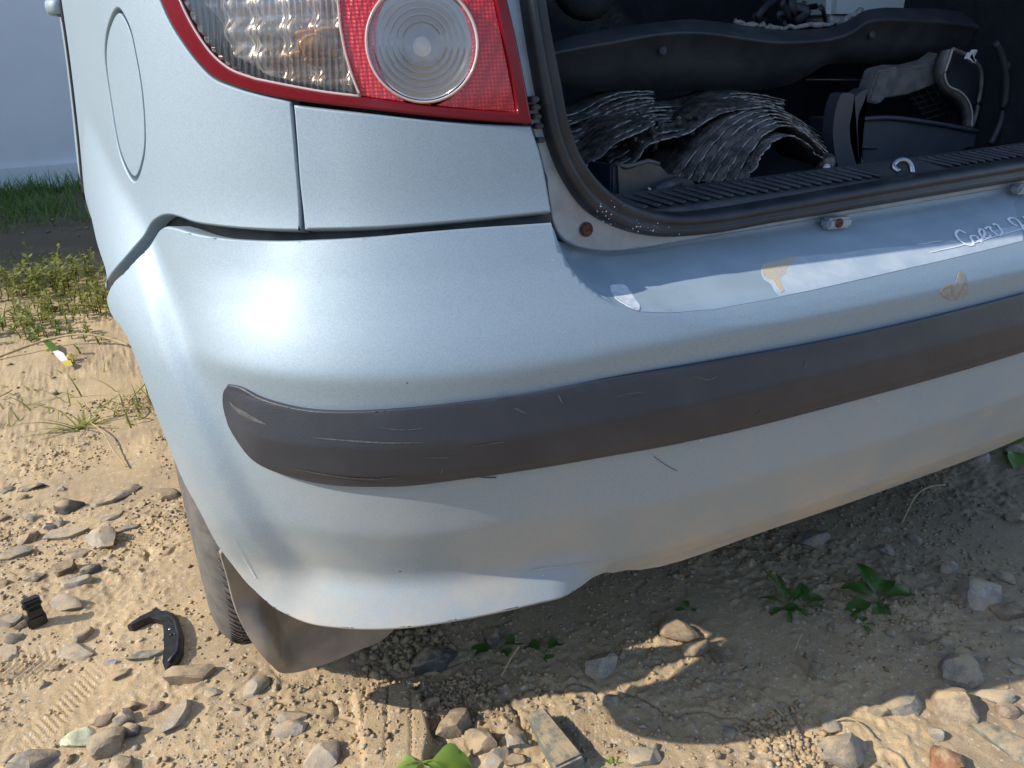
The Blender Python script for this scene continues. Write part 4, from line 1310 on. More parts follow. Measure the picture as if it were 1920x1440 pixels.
# loose grit and crumbs of earth nobody could count
def scatter(name, n, region, smin, smax, m, seed, power=2.0, squash=0.7):
    r = np.random.default_rng(seed)
    base = np.array([(1, 0, 0), (-1, 0, 0), (0, 1, 0), (0, -1, 0), (0, 0, 1), (0, 0, -1)], float)
    fc = np.array([(0, 2, 4), (2, 1, 4), (1, 3, 4), (3, 0, 4), (2, 0, 5), (1, 2, 5), (3, 1, 5), (0, 3, 5)])
    pts = []
    while len(pts) < n:
        x = r.uniform(region[0], region[1], 4*n); y = r.uniform(region[2], region[3], 4*n)
        dens = np.clip(0.45+1.7*perlin(x*5+2, y*5+90)+0.5*perlin(x*17, y*17), 0, 1)
        k = r.uniform(0, 1, 4*n) < dens
        pts += list(zip(x[k], y[k]))
    pts = np.array(pts[:n])
    zz = ground_z(pts[:, :1].copy(), pts[:, 1:].copy())[:, 0]
    s = smin+(smax-smin)*r.uniform(0, 1, n)**power
    V = base[None]*s[:, None, None]*r.uniform(0.55, 1.25, (n, 6, 1))
    V[..., 2] *= squash
    V += r.normal(0, 0.16, V.shape)*s[:, None, None]
    a = r.uniform(0, 2*math.pi, n)
    c, sn = np.cos(a)[:, None], np.sin(a)[:, None]
    X = V[..., 0]*c-V[..., 1]*sn+pts[:, :1]; Y = V[..., 0]*sn+V[..., 1]*c+pts[:, 1:]
    Z = V[..., 2]+zz[:, None]+s[:, None]*0.25
    P = np.stack([X, Y, Z], -1).reshape(-1, 3)
    F = (fc[None]+6*np.arange(n)[:, None, None]).reshape(-1, 3)
    me = bpy.data.meshes.new(name)
    me.vertices.add(len(P)); me.vertices.foreach_set('co', P.astype(np.float32).ravel())
    me.loops.add(F.size); me.loops.foreach_set('vertex_index', F.astype(np.int32).ravel())
    me.polygons.add(len(F))
    me.polygons.foreach_set('loop_start', np.arange(0, F.size, 3, dtype=np.int32))
    me.polygons.foreach_set('loop_total', np.full(len(F), 3, dtype=np.int32))
    me.update(); me.validate()
    me.materials.append(m)
    o = bpy.data.objects.new(name, me); COL.objects.link(o)
    return o
REG = (-0.6, 1.9, -0.35, 1.6)
tag(scatter('earth_crumbs', 40000, REG, 0.0009, 0.0050, M_SAND, 1, 2.6), 'loose crumbs of sandy earth', kind='stuff')
tag(scatter('grit', 2000, REG, 0.0015, 0.0065, SM_['br'], 2, 3.0), 'brown grit strewn over the sand', kind='stuff')
tag(scatter('pale_grit', 1500, REG, 0.0015, 0.008, SM_['lg'], 3, 3.0), 'pale grit strewn over the sand', kind='stuff')
tag(scatter('far_grit', 1500, (-1.5, 2.5, 1.4, 5.5), 0.004, 0.016, SM_['br'], 4, 3.0), 'loose stones and clods further back', kind='stuff')
# crumbled earth at lower right
def clods(name, px, py, rx, ry, n, smin, smax, seed):
    c = on_ground(px, py)
    return scatter(name, n, (c.x-rx, c.x+rx, c.y-ry, c.y+ry), smin, smax, M_SAND, seed, 1.6, 0.85)
tag(clods('crumbled_earth', 1500, 1385, 0.05, 0.045, 420, 0.0025, 0.0075, 5), 'heap of crumbled earth at the lower right', kind='stuff')
tag(clods('crumbled_clay', 760, 1222, 0.06, 0.04, 260, 0.003, 0.010, 6), 'crumbled clay in the shade of the mudflap', kind='stuff')
tag(clods('crumbled_soil', 860, 1320, 0.05, 0.05, 360, 0.002, 0.006, 8), 'crumbled soil beside the clay cake', kind='stuff')
# ------------------------------------------------------------------ plants
def leafmat(name, c1, c2):
    m = noisy(name, c1, c2, 0.5, 45, 0.3, 0.001, bscale=160, lo=0.3, hi=0.7)
    t = NT(m)
    p = t.pos()
    blot = t.fac(t.noise(p, 130, 4, 0.7), 0.52, 0.70)
    base = t.mix(t.fac(t.noise(p, 45, 4), 0.3, 0.7), c1, c2)
    t.l(t.mix(t.math('MULTIPLY', blot, 0.55), base, (0.26, 0.21, 0.09)), t.b.inputs['Base Color'])
    b = m.node_tree.nodes['Principled BSDF']
    b.inputs['Subsurface Weight'].default_value = 0.0
    nt = m.node_tree
    out = nt.nodes['Material Output']
    tr = nt.nodes.new('ShaderNodeBsdfTranslucent'); tr.inputs[0].default_value = (c2[0]*1.6, c2[1]*1.9, c2[2]*0.9, 1)
    mx = nt.nodes.new('ShaderNodeMixShader'); mx.inputs[0].default_value = 0.28
    nt.links.new(b.outputs[0], mx.inputs[1]); nt.links.new(tr.outputs[0], mx.inputs[2]); nt.links.new(mx.outputs[0], out.inputs[0])
    return m
M_LEAF = leafmat('leaf_green', (0.055, 0.13, 0.020), (0.085, 0.175, 0.03))
M_LEAFB = leafmat('leaf_bright', (0.15, 0.26, 0.04), (0.20, 0.31, 0.065))
M_WEED = leafmat('weed_green', (0.14, 0.17, 0.030), (0.25, 0.24, 0.06))
M_GRASS = leafmat('grass_green', (0.07, 0.14, 0.025), (0.13, 0.20, 0.045))
M_STRAW = noisy('dry_straw', (0.50, 0.40, 0.22), (0.38, 0.29, 0.15), 0.8, 60, 0.1)
M_DRY = noisy('dry_leaf', (0.33, 0.25, 0.16), (0.22, 0.16, 0.10), 0.8, 80, 0.4)
M_FLOWER = mat('yellow_petal', (0.58, 0.46, 0.09), 0.7)
def leaf_data(base, direction, L, Wd, curl=0.3, tilt=0.5, fold=0.25, nseg=8, stalk=0.22, seed=0, wav=0.0):
    """an oval blade with stalk, midrib fold and droop"""
    d = Vector((direction[0], direction[1], 0)).normalized()
    s = Vector((-d.y, d.x, 0))
    V, F = [], []
    p = Vector(base); ang = tilt
    for i in range(nseg+1):
        t = i/nseg
        if t < stalk: w = 0.06
        else:
            q = (t-stalk)/(1-stalk)
            w = 0.06*(1-q)+math.sin(math.pi*min(1, q**0.8))**0.8*1.0
            if i == nseg: w = 0.01
        hw = w*Wd*0.5
        up = Vector((-d.x*math.sin(ang), -d.y*math.sin(ang), math.cos(ang)))
        fz = up*hw*fold
        wv = up*(wav*hw*math.sin(t*15+seed))
        V += [p+s*hw+fz+wv, p+s*hw*0.5+fz*0.4, p, p-s*hw*0.5+fz*0.4, p-s*hw+fz-wv]
        p = p+(d*math.cos(ang)+Vector((0, 0, 1))*math.sin(ang))*(L/nseg)
        ang -= curl/nseg*2
    for i in range(nseg):
        for j in range(4): F.append((i*5+j, i*5+j+1, (i+1)*5+j+1, (i+1)*5+j))
    return V, F
def seedling(name, px, py, leaves, m, label, group='green plants growing in the bare earth', cat='plant'):
    b = on_ground(px, py)
    root = empty(name, b, label, cat, group)
    for i, (az, L, Wd, tilt, curl) in enumerate(leaves):
        V, F = leaf_data(b+Vector((0, 0, 0.001)), (math.cos(az), math.sin(az)), L*0.78*rng.uniform(.85, 1.1), Wd*0.8, curl+0.25, tilt*0.85, 0.35, 10, 0.25, i, 0.16)
        mesh_obj('leaf', V, F, m, root)
    return root
R_ = lambda *a: tuple(a)
seedling('seedling', 1478, 1142, [(0.2, .07, .010, .9, .5), (1.2, .075, .010, 1.1, .3), (2.2, .07, .009, .9, .5), (3.0, .055, .012, .5, .5), (4.0, .05, .010, .5, .5), (5.2, .05, .013, .6, .6), (1.7, .085, .008, 1.25, .2)], M_LEAF, 'grass-like green seedling with narrow blades in the shade, left of the rosette')
seedling('seedling', 1506, 1138, [(0.0, .065, .022, .55, .4), (0.9, .06, .022, .9, .2), (1.9, .05, .018, 1.0, .3), (-0.7, .06, .022, .2, .4), (-1.3, .05, .018, .1, .4), (3.0, .05, .02, .6, .6)], M_LEAF, 'seedling with small oval leaves on stalks beside the narrow-bladed one')
seedling('leafy_rosette', 1646, 1132, [(-0.2, .095, .034, .75, .5), (0.5, .09, .034, .95, .6), (1.3, .085, .03, 1.2, .4), (2.2, .075, .03, 1.0, .5), (3.0, .095, .03, .5, .5), (-1.4, .06, .024, .3, .5), (-2.4, .055, .020, .6, .9), (-0.8, .07, .036, .1, .3)], M_LEAF, 'rosette of broad green leaves in the shade behind the car')
seedling('seedling', 1612, 1172, [(0.3, .03, .010, .5, .3), (1.6, .03, .012, .9, .3), (-1.4, .03, .010, .2, .4), (-.4, .05, .007, .2, .4)], M_LEAF, 'tiny two-leaf seedling below the rosette')
seedling('broad_leaf_plant', 792, 1430, [(-0.42, .076, .044, .22, .2), (-0.9, .05, .018, .3, .5), (2.6, .05, .022, .2, .4), (3.4, .055, .022, .2, .3), (-1.6, .05, .02, .2, .4)], M_LEAFB, 'bright green lettuce-like leaf lying in the sun at the lower edge')
seedling('seedling', 935, 1218, [(2.8, .06, .026, .45, .5), (0.1, .07, .030, .40, .6), (-1.0, .04, .02, .3, .5)], M_LEAF, 'dark green leaf pair in the shade under the bumper edge')
seedling('seedling', 1020, 1226, [(0.3, .055, .026, .5, .5), (2.0, .05, .024, .6, .5), (-1.5, .03, .02, .3, .5)], M_LEAF, 'broad dim leaf right of the dark leaf pair under the bumper')
seedling('seedling', 1890, 848, [(-2.2, .10, .045, .7, .8), (-1.0, .12, .05, .5, .9), (0.4, .10, .05, .9, .6), (-1.6, .11, .05, .2, .5), (2.4, .09, .04, .9, .5)], M_LEAFB, 'sunlit leafy plant peeping out beyond the bumper end at right')
seedling('seedling', 1150, 1443, [(2.8, .045, .014, .3, .4), (0.4, .05, .016, .25, .3), (1.5, .03, .012, .5, .3)], M_LEAFB, 'small bright leaf at the lower edge right of the slab')
seedling('seedling', 1290, 1146, [(1.2, .03, .012, .9, .4), (2.6, .025, .01, .6, .4), (-.5, .025, .01, .4, .4)], M_LEAF, 'single tiny sprout left of the seedlings under the bumper')

def blade_mesh(spots, m, name):
    V, F = [], []
    for (b, az, L, w, tilt, curl) in spots:
        d = Vector((math.cos(az), math.sin(az), 0)); s = Vector((-d.y, d.x, 0))
        p = Vector(b); a = tilt; n = 5; k0 = len(V)
        for i in range(n+1):
            t = i/n
            hw = w*0.5*(1-t**1.6)+0.0002
            V += [p+s*hw, p-s*hw]
            p = p+(d*math.cos(a)+Vector((0, 0, math.sin(a))))*(L/n)
            a -= curl/n
        for i in range(n): F.append((k0+2*i, k0+2*i+1, k0+2*i+3, k0+2*i+2))
    return V, F
def tuft(name, px, py, n, L, w, m, label, group=None, spread=0.015, tilt=(0.25, 1.2), cat='plant'):
    b = on_ground(px, py)
    sp = []
    for i in range(n):
        o = Vector((rng.gauss(0, spread), rng.gauss(0, spread), 0))
        sp.append((b+o, rng.uniform(0, 2*math.pi), L*rng.uniform(.5, 1.1), w*rng.uniform(.6, 1.1), rng.uniform(*tilt), rng.uniform(.2, 1.1)))
    V, F = blade_mesh(sp, m, name)
    root = empty(name, b, label, cat, group)
    mesh_obj('blades', V, F, m, root)['kind'] = 'stuff'
    return root
tuft('grass_tuft', 150, 803, 16, 0.16, 0.007, M_WEED, 'flat grass tuft with long blades on bare sand left of the wheel arch', 'grass tufts on the sand', 0.01, (0.05, 0.6))
tuft('grass_tuft', 262, 768, 34, 0.09, 0.005, M_WEED, 'yellowish grass tuft right against the bumper edge', 'grass tufts on the sand', 0.05, (0.3, 1.2))
tuft('grass_tuft', 60, 770, 46, 0.08, 0.004, M_WEED, 'low sparse weedy tuft at the left frame edge', 'grass tufts on the sand', 0.09, (0.1, 1.0))

def weed(px, py, H, n, spread, label, m=M_WEED, group='weeds in the sunny strip'):
    """bushy small-leaved weed: several wiry stems set with small leaves"""
    b = on_ground(px, py)
    root = empty('weed', b, label, 'weed', group)
    SV, SF_, LV, LF = [], [], [], []
    for i in range(n):
        az = rng.uniform(0, 2*math.pi); lean = rng.uniform(0.0, 0.7)
        st = b+Vector((rng.gauss(0, spread), rng.gauss(0, spread), 0))
        h = H*rng.uniform(.45, 1.1)
        path = [st+Vector((math.cos(az)*lean*h*t*t, math.sin(az)*lean*h*t*t, h*t)) for t in (0, .3, .6, 1)]
        v, f = tube_data(path, 0.0022, 4, taper=[1, .9, .7, .4]); k = len(SV); SV += v; SF_ += [tuple(q+k for q in ff) for ff in f]
        nl = int(16*rng.uniform(.7, 1.3))
        for j in range(nl):
            t = rng.uniform(.12, 1.02)
            p = st+Vector((math.cos(az)*lean*h*t*t, math.sin(az)*lean*h*t*t, h*t))
            la = rng.uniform(0, 2*math.pi); ll = rng.uniform(.014, .034)*(H/0.15)**0.4
            d = Vector((math.cos(la), math.sin(la), rng.uniform(-.2, .8))).normalized(); s = d.cross(Vector((rng.uniform(-.3, .3), rng.uniform(-.3, .3), 1))).normalized()*ll*0.24
            k = len(LV)
            LV += [p, p+d*ll*.5+s, p+d*ll, p+d*ll*.5-s]; LF.append((k, k+1, k+2, k+3))
    mesh_obj('stems', SV, SF_, m, root)['kind'] = 'stuff'
    mesh_obj('leaves', LV, LF, m, root, smooth=False)['kind'] = 'stuff'
    return root
WEEDS = [(20, 560, .16, 26, .09), (70, 545, .20, 26, .09), (120, 540, .22, 26, .10), (165, 535, .22, 24, .09), (45, 600, .13, 26, .08), (100, 590, .14, 24, .08), (150, 580, .14, 22, .08), (195, 575, .14, 20, .07), (10, 625, .12, 22, .07),
         (60, 530, .13, 16, .12), (130, 520, .15, 16, .10), (175, 640, .05, 10, .07), (135, 620, .06, 10, .06), (25, 520, .14, 16, .14)]
for i, (px, py, H, n, s) in enumerate(WEEDS):
    H *= 0.62; n = int(n*0.9)
    k_ = 'creeping weed at the near edge of the weedy strip' if py > 615 else ('tall feathery weed at the back of the weedy strip' if py < 532 else 'bushy small-leaved yellow-green weed in the sunlit strip')
    weed(px, py, H, n, s, k_, group='creeping weeds' if py > 615 else ('tall weeds' if py < 532 else 'bushy weeds'))
weed(100, 632, .05, 8, .04, 'grey-green broad clump at the near edge of the weeds', M_GRASS)
# rank grass along the foot of the wall
sp = []
for i in range(9000):
    x = rng.uniform(-1.6, 0.9); y = 5.75-abs(rng.gauss(0, 0.75))*1.0
    dn = 0.4+1.5*float(perlin(np.array([x*2.2+4]), np.array([y*2.2]))[0])
    if rng.random() > dn+0.25 or y < 4.2: continue
    sp.append((Vector((x, y, gz(x, y)-0.005)), rng.uniform(0, 2*math.pi), rng.uniform(.05, .20), rng.uniform(.005, .010), rng.uniform(.6, 1.5), rng.uniform(.2, 1.4)))
V, F = blade_mesh(sp, M_GRASS, 'grass')
tag(mesh_obj('grass', V, F, M_GRASS), 'rank dark grass along the foot of the pale wall', kind='stuff')

# dry stalks and litter
def stalk(pts, r, label, m=M_STRAW, name='dry_stalk', h=0.006):
    P = [on_ground(*p)+Vector((0, 0, h+dz)) for *p, dz in pts]
    o = tube(name, catmull(P, 6), r, m, None, 6)
    return tag(o, label, 'stalk', 'dry stalks lying on the ground')
stalk([(-8, 676, 0), (40, 664, .01), (95, 652, .02), (160, 648, .03), (215, 652, .02), (243, 657, .01)], 0.0035, 'long straw-coloured stalk lying across the sand beside the yellow flowers')
stalk([(172, 800, 0.005), (195, 822, .01), (215, 855, .008), (238, 880, 0)], 0.0014, 'thin pale curved stalk below the grass tuft')
stalk([(-5, 750, 0), (12, 745, .004), (24, 738, .004)], 0.002, 'short straw at the left frame edge')
stalk([(242, 758, 0), (258, 748, .01), (275, 738, .02)], 0.002, 'straw leaning in the yellowish tuft')
stalk([(1690, 985, 0), (1702, 965, .01), (1720, 940, .012), (1750, 925, .01), (1770, 920, .006)], 0.0018, 'forked dry stem in the shade under the bumper at right')
stalk([(1400, 1295, .0), (1425, 1308, .004), (1450, 1335, .004), (1470, 1352, .0)], 0.0010, 'fine dry grass stem crossing the shadow line')
stalk([(940, 1275, .0), (962, 1258, .02), (975, 1250, .03)], 0.0015, 'short dry twig standing at the edge of the shadow')
stalk([(1560, 1360, .0), (1590, 1358, .004), (1640, 1392, .0)], 0.0009, 'hair-thin dry stem on the crumbled earth')
fl = empty('yellow_flower', on_ground(110, 668), 'withered yellow flower head with a white and yellow tag-like petal', 'flower')
pp = on_ground(112, 680)
b_ = on_ground(88, 650)+Vector((0, 0, .02)); e_ = on_ground(132, 694)+Vector((0, 0, .012))
def strip_mesh(a, b, w, m, name, parent):
    d = (b-a); s = d.cross(Vector((0, 0, 1))).normalized()*w*0.5
    mid_ = (a+b)/2+Vector((0, 0, .006))
    V = [a-s*.6, a+s*.6, mid_-s, mid_+s, b-s*.8, b+s*.8]
    return mesh_obj(name, V, [(0, 1, 3, 2), (2, 3, 5, 4)], m, parent)
strip_mesh(b_, b_+(e_-b_)*.45, .022, M_LEAF, 'leaf', fl)
strip_mesh(b_+(e_-b_)*.42, b_+(e_-b_)*.82, .022, mat('white_petal', (0.75, 0.72, 0.78), 0.6), 'petal', fl)
strip_mesh(b_+(e_-b_)*.80, e_, .022, M_FLOWER, 'petal', fl)
for (px, py) in ((85, 647), (95, 650), (90, 664), (136, 680), (133, 676)):
    bm = bmesh.new(); c_ = on_ground(px, py)+Vector((0, 0, .015))
    bmesh.ops.create_icosphere(bm, subdivisions=1, radius=0.009, matrix=Matrix.Translation(c_) @ Matrix.Diagonal((1, 1, .6, 1)))
    for v in bm.verts: v.co += Vector((rng.gauss(0, .003), rng.gauss(0, .003), rng.gauss(0, .003)))
    bm_obj('flower_head', bm, M_FLOWER, fl)
# dry leaf
c_ = [on_ground(*p)+Vector((0, 0, h)) for p, h in (((1487, 1233), .012), ((1497, 1243), .004), ((1508, 1240), .018), ((1522, 1250), .012), ((1538, 1262), .015), ((1530, 1270), .006), ((1530, 1284), .010), ((1515, 1272), .004), ((1502, 1258), .005))]
cc = sum(c_, Vector())/len(c_)+Vector((0, 0, .006))
dl = mesh_obj('dry_leaf', c_+[cc], [(i, (i+1) % len(c_), len(c_)) for i in range(len(c_))], M_DRY, None, False)
tag(dl, 'curled dry brown leaf lying in the car shadow', 'leaf')
stalk([(1488, 1234, .006), (1494, 1222, .012), (1500, 1212, .016)], 0.0010, 'thin stem of the curled dry leaf')
# scraps of black plastic
hk = [(240, 1185), (265, 1167), (287, 1156), (296, 1148), (302, 1155), (327, 1160), (338, 1172), (345, 1197), (344, 1230), (335, 1247), (317, 1265), (310, 1262), (307, 1252), (310, 1227), (309, 1192), (306, 1174), (285, 1169), (270, 1175), (250, 1185)]
M_BLACK = noisy('black_plastic', (0.012, 0.012, 0.014), (0.03, 0.029, 0.028), 0.38, 90, 0.3, 0.001)
hook = empty('plastic_bracket', on_ground(320, 1210), 'broken black plastic bracket bent like a hook on the sand by the tyre', 'car part')
prism('bracket_body', [on_ground(*p)+Vector((0, 0, .012)) for p in hk], (0.001, -0.001, -0.011), M_BLACK, hook, 0.0012)
tube('bracket_rib', [on_ground(*p)+Vector((0, 0, .014)) for p in ((318, 1166), (332, 1180), (338, 1205), (336, 1235), (320, 1256))], 0.0025, M_BLACK, hook, 8)
for (px, py) in ((322, 1192), (332, 1201), (324, 1202)):
    bolt('rivet', on_ground(px, py)+Vector((0, 0, .0125)), (0, 0, 1), 0.0024, M_STEEL if px == 322 else M_BLACK, hook, False)
clip = empty('plastic_clip', on_ground(77, 1170), 'small square black plastic clip on the sand near the left frame edge', 'car part')
g0 = on_ground(72, 1172)
for nm, dx, dz, sx, sz in (('clip_base', 0.000, 0.010, 0.026, 0.018), ('clip_neck', 0.001, 0.026, 0.020, 0.014), ('clip_head', 0.000, 0.038, 0.026, 0.006), ('clip_head', 0.000, 0.046, 0.024, 0.006)):
    bevel_box(nm, sx, 0.014, sz, M_BLACK, clip, 0.002, Matrix.Translation(g0+Vector((dx, 0, dz))) @ Matrix.Rotation(0.3, 4, 'Z'))
cb = stone_mesh('foam_chip', 0.034, 0.022, 0.014, 991); cb.materials.append(SM_['yl'])
o = bpy.data.objects.new('foam_chip', cb); COL.objects.link(o)
c_ = on_ground(155, 1390); o.location = (c_.x, c_.y, c_.z+.005)
tag(o, 'pale yellow foam chip lying on the sand above the big tan boulder', 'scrap')
# ------------------------------------------------------------------ scrap parts lying in the boot
def poly_y(pts, y): return [Vector(at_y(px, py, y)) for px, py in pts]
M_TRIM = noisy('grey_trim_plastic', (0.030, 0.035, 0.044), (0.048, 0.052, 0.060), 0.55, 25, 0.2, 0.001, bscale=300)
M_NAVY = noisy('navy_plastic', (0.030, 0.036, 0.050), (0.042, 0.047, 0.060), 0.5, 18, 0.1, 0.001)
M_SHEET = noisy('oily_sheet', (0.17, 0.15, 0.13), (0.05, 0.048, 0.046), 0.40, 70, 0.8, 0.005, bscale=170, metal=0.3)
M_BEIGE = noisy('grey_housing', (0.17, 0.165, 0.15), (0.10, 0.098, 0.09), 0.6, 50, 0.2, 0.001)
# A: long dark trim panel lying across the boot
pan = empty('trim_panel', at_y(1450, 110, 0.45), 'long dark grey plastic trim panel with a wavy upper lip lying across the boot', 'car part')
top = catmull([(1032, 82), (1060, 72), (1150, 53), (1230, 42), (1290, 36), (1340, 40), (1400, 48), (1450, 56), (1510, 55), (1560, 50), (1592, 38), (1622, 20), (1650, 15), (1700, 15), (1790, 20), (1845, 33), (1882, 62)], 5)
lip = catmull([(1032, 102), (1060, 96), (1150, 80), (1230, 66), (1290, 62), (1340, 65), (1400, 74), (1450, 80), (1510, 79), (1560, 74), (1596, 62), (1626, 42), (1654, 38), (1700, 39), (1790, 45), (1845, 56), (1878, 78)], 5)
bot = catmull([(1040, 168), (1100, 172), (1150, 172), (1230, 172), (1290, 171), (1340, 170), (1400, 168), (1445, 166), (1480, 158), (1515, 142), (1548, 122), (1580, 119), (1620, 119), (1680, 119), (1750, 117), (1810, 112), (1866, 100)], 5)
V, F = [], []
for a, b, c in zip(top, lip, bot):
    V += [at_y(a[0], a[1]+3, 0.50), at_y(a[0], a[1], 0.475), at_y(b[0], b[1]-4, 0.440), at_y(b[0], b[1], 0.436), at_y(b[0], b[1]+4, 0.442), at_y((b[0]+c[0])/2, (b[1]+c[1])/2, 0.452), at_y(c[0], c[1], 0.475), at_y(c[0], c[1]-2, 0.50)]
for i in range(len(top)-1):
    for j in range(7): F.append((i*8+j, i*8+j+1, (i+1)*8+j+1, (i+1)*8+j))
mesh_obj('panel_skin', V, F, M_TRIM, pan)
# torn foam along the dip of the lip
edge = [Vector(at_y(px, py-4, 0.480)) for px, py in catmull([(1375, 46), (1410, 49), (1450, 55), (1510, 54), (1560, 48), (1590, 36), (1618, 20)], 6)]
edge = [p+Vector((rng.gauss(0, .001), rng.gauss(0, .001), rng.gauss(0, .0016))) for p in edge]
tube('foam_edge', edge, 0.0045, noisy('foam', (0.30, 0.30, 0.29), (0.16, 0.16, 0.16), 0.9, 150, 0.6, 0.003), pan, 6, taper=[rng.uniform(.5, 1.1) for _ in edge])
for px, py in ((1242, 96), (1635, 66)):
    c = Vector(at_y(px, py, 0.444))
    bolt('clip', c, (-0.1, -1, 0.2), 0.0065, M_TRIM, pan)
# B: pile of nested curved sheets
pile = empty('curved_sheets', at_y(1380, 300, 0.30), 'pile of thin oily curved sheets nested like waves in the boot', 'scrap')
M_EDGE_LIGHT = noisy('edge_highlight', (0.42, 0.39, 0.35), (0.10, 0.09, 0.085), 0.4, 90, 0.3, metal=0.3, lo=0.4, hi=0.6)  # pale tone for the highlight painted along each sheet's front edge
def sheet(px_pts, y, depth, drop, rag, parent):
    P = catmull([np.array(p, float) for p in px_pts], 7)
    V, F = [], []
    n = 6
    for p in P:
        b = Vector(at_y(p[0], p[1], y))
        for k in range(n):
            t = k/(n-1)
            j = rng.gauss(0, rag) if k == 0 else 0
            V.append(b+Vector((drop[0]*t, depth*t+j, drop[1]*t+rng.gauss(0, 0.0004))))
    for i in range(len(P)-1):
        for k in range(n-1): F.append((i*n+k, i*n+k+1, (i+1)*n+k+1, (i+1)*n+k))
    o = mesh_obj('sheet', V, F, M_SHEET, parent)
    md = o.modifiers.new('thick', 'SOLIDIFY'); md.thickness = 0.0016; md.offset = 0
    tube('sheet_highlight', [Vector(V[i*n])+Vector((0, -0.0008, 0.0004)) for i in range(len(P))], 0.0011, M_EDGE_LIGHT, o, 5)
    return o
base = [(1392, 346), (1412, 318), (1432, 285), (1455, 262), (1480, 255), (1505, 266), (1530, 290), (1548, 306), (1558, 318)]
sheet(base, 0.225, 0.10, (0.01, 0.008), 0.0015, pile)
for i in range(1, 7):
    k = i/6
    pts = [(1392-22*i*0.95, 350-2*i), (1408-21*i*0.95, 318-2*i), (1428-17*i, 282-4*i), (1452-12*i, 254-6.5*i), (1482-8*i, 243-7*i), (1512-5*i, 258-7*i), (1540-4*i, 286-8*i), (1556-3*i, 305-9*i)]
    sheet(pts, 0.225+0.016*i, 0.14, (0.01, 0.006), 0.0008, pile)
def wob(pts, a): return [(x+rng.gauss(0, a), y+rng.gauss(0, a)) for x, y in pts]
for i in range(9):
    pts = [(1158-7*i, 322-9*i), (1190-5*i, 302-8.5*i), (1212-3*i, 277-8*i), (1234-i, 262-7.5*i), (1264, 257-7*i), (1294, 248-6.5*i), (1320, 229-5*i), (1347, 213-4*i), (1382, 206-3.6*i), (1422, 206-3.4*i), (1470, 216-3.2*i)]
    sheet(wob(pts, 1.6), 0.325+0.014*i, 0.06, (0.008, 0.006), 0.0012, pile)
for i in range(11):
    pts = [(1046, 330-10.8*i), (1085, 320-11*i), (1122, 296-10.6*i), (1152, 270-9.2*i), (1186, 252-8*i), (1226, 232-6*i)]
    sheet(wob(pts, 1.0), 0.30+0.016*i, 0.05, (0.006, 0.004), 0.0006, pile)
# crumbs of foil between the waves
for k in range(60):
    px, py = rng.uniform(1165, 1330), 0
    py = 262-(px-1165)*0.22+rng.gauss(0, 12)
    c = Vector(at_y(px, py, 0.34+rng.uniform(0, .05)))
    me = stone_mesh('foil_crumb', rng.uniform(.005, .016), .006, .005, 500+k); me.materials.append(M_SHEET)
    o = bpy.data.objects.new('foil_crumb', me); COL.objects.link(o); o.location = c; put_loc = pile.location
    o.parent = pile; o.location = c-pile.location; o.rotation_euler = (rng.random(), rng.random(), rng.random()*3)
tube('broken_end', [at_y(1545, 318, .22), at_y(1551, 306, .225), at_y(1552, 302, .235)], 0.010, M_SHEET, pile, 10)
tube('white_core', [at_y(1549, 322, .207), at_y(1550, 312, .213)], 0.0045, mat('ceramic_white', (.6, .6, .58), .7), pile, 8)
# C: bent metal bracket with a bolt end
br = empty('metal_bracket', at_y(1225, 345, 0.19), 'bent grey metal bracket with a stud standing behind the boot seal', 'car part')
M_BR = noisy('bracket_steel', (0.115, 0.105, 0.10), (0.08, 0.078, 0.078), 0.42, 40, 0.15, 0.001, metal=0.25)
prism('bracket_plate', poly_y([(1162, 376), (1158, 310), (1168, 312), (1185, 311), (1200, 306), (1222, 303), (1238, 311), (1252, 326), (1270, 332), (1298, 338), (1308, 352), (1308, 378)], 0.215), (0, 0.012, 0), M_BR, br, 0.002)
prism('bracket_side', poly_y([(1146, 372), (1146, 309), (1160, 308), (1164, 376)], 0.218), (-0.006, 0.04, 0), mat('bracket_blue', (0.022, 0.03, 0.055), 0.35), br, 0.002)
tube('bracket_top', [at_y(1152, 307, 0.220), at_y(1175, 313, 0.213), at_y(1190, 309, 0.217), at_y(1215, 302, 0.217), at_y(1235, 308, 0.217)], 0.0030, M_BR, br, 6)
tube('stud', [at_y(1228, 360, 0.200), at_y(1250, 349, 0.205), at_y(1272, 341, 0.211)], 0.0065, M_DARK, br, 12)
tube('stud_end', [at_y(1216, 358, 0.205), at_y(1218, 352, 0.205)], 0.0035, M_STEEL, br, 8)
# D: pale housing with a curved cut-out and a grille beneath
ho = empty('lamp_housing', at_y(1780, 170, 0.42), 'pale grey plastic housing with a curved open end lying on its side in the boot', 'car part')
prism('housing_arm', poly_y([(1628, 192), (1648, 134), (1680, 126), (1712, 126), (1748, 116), (1770, 100), (1772, 150), (1752, 160), (1700, 178), (1662, 184), (1650, 196)], 0.425), (0, 0.03, 0.004), M_BEIGE, ho, 0.003)
rim = catmull([(1786, 92), (1780, 112), (1772, 145), (1778, 160), (1800, 172), (1815, 188), (1822, 208), (1822, 238)], 8)
outr = catmull([(1762, 96), (1752, 118), (1750, 148), (1760, 172), (1785, 192), (1796, 208), (1800, 225), (1802, 240)], 8)
V, F = [], []
for a, b in zip(rim, outr):
    V += [at_y(a[0], a[1], 0.395), at_y((a[0]+b[0])/2, (a[1]+b[1])/2, 0.402), at_y(b[0], b[1], 0.43)]
for i in range(len(rim)-1):
    for j in range(2): F.append((i*3+j, i*3+j+1, (i+1)*3+j+1, (i+1)*3+j))
o = mesh_obj('housing_rim', V, F, M_BEIGE, ho); md = o.modifiers.new('t', 'SOLIDIFY'); md.thickness = 0.003; md.offset = 0
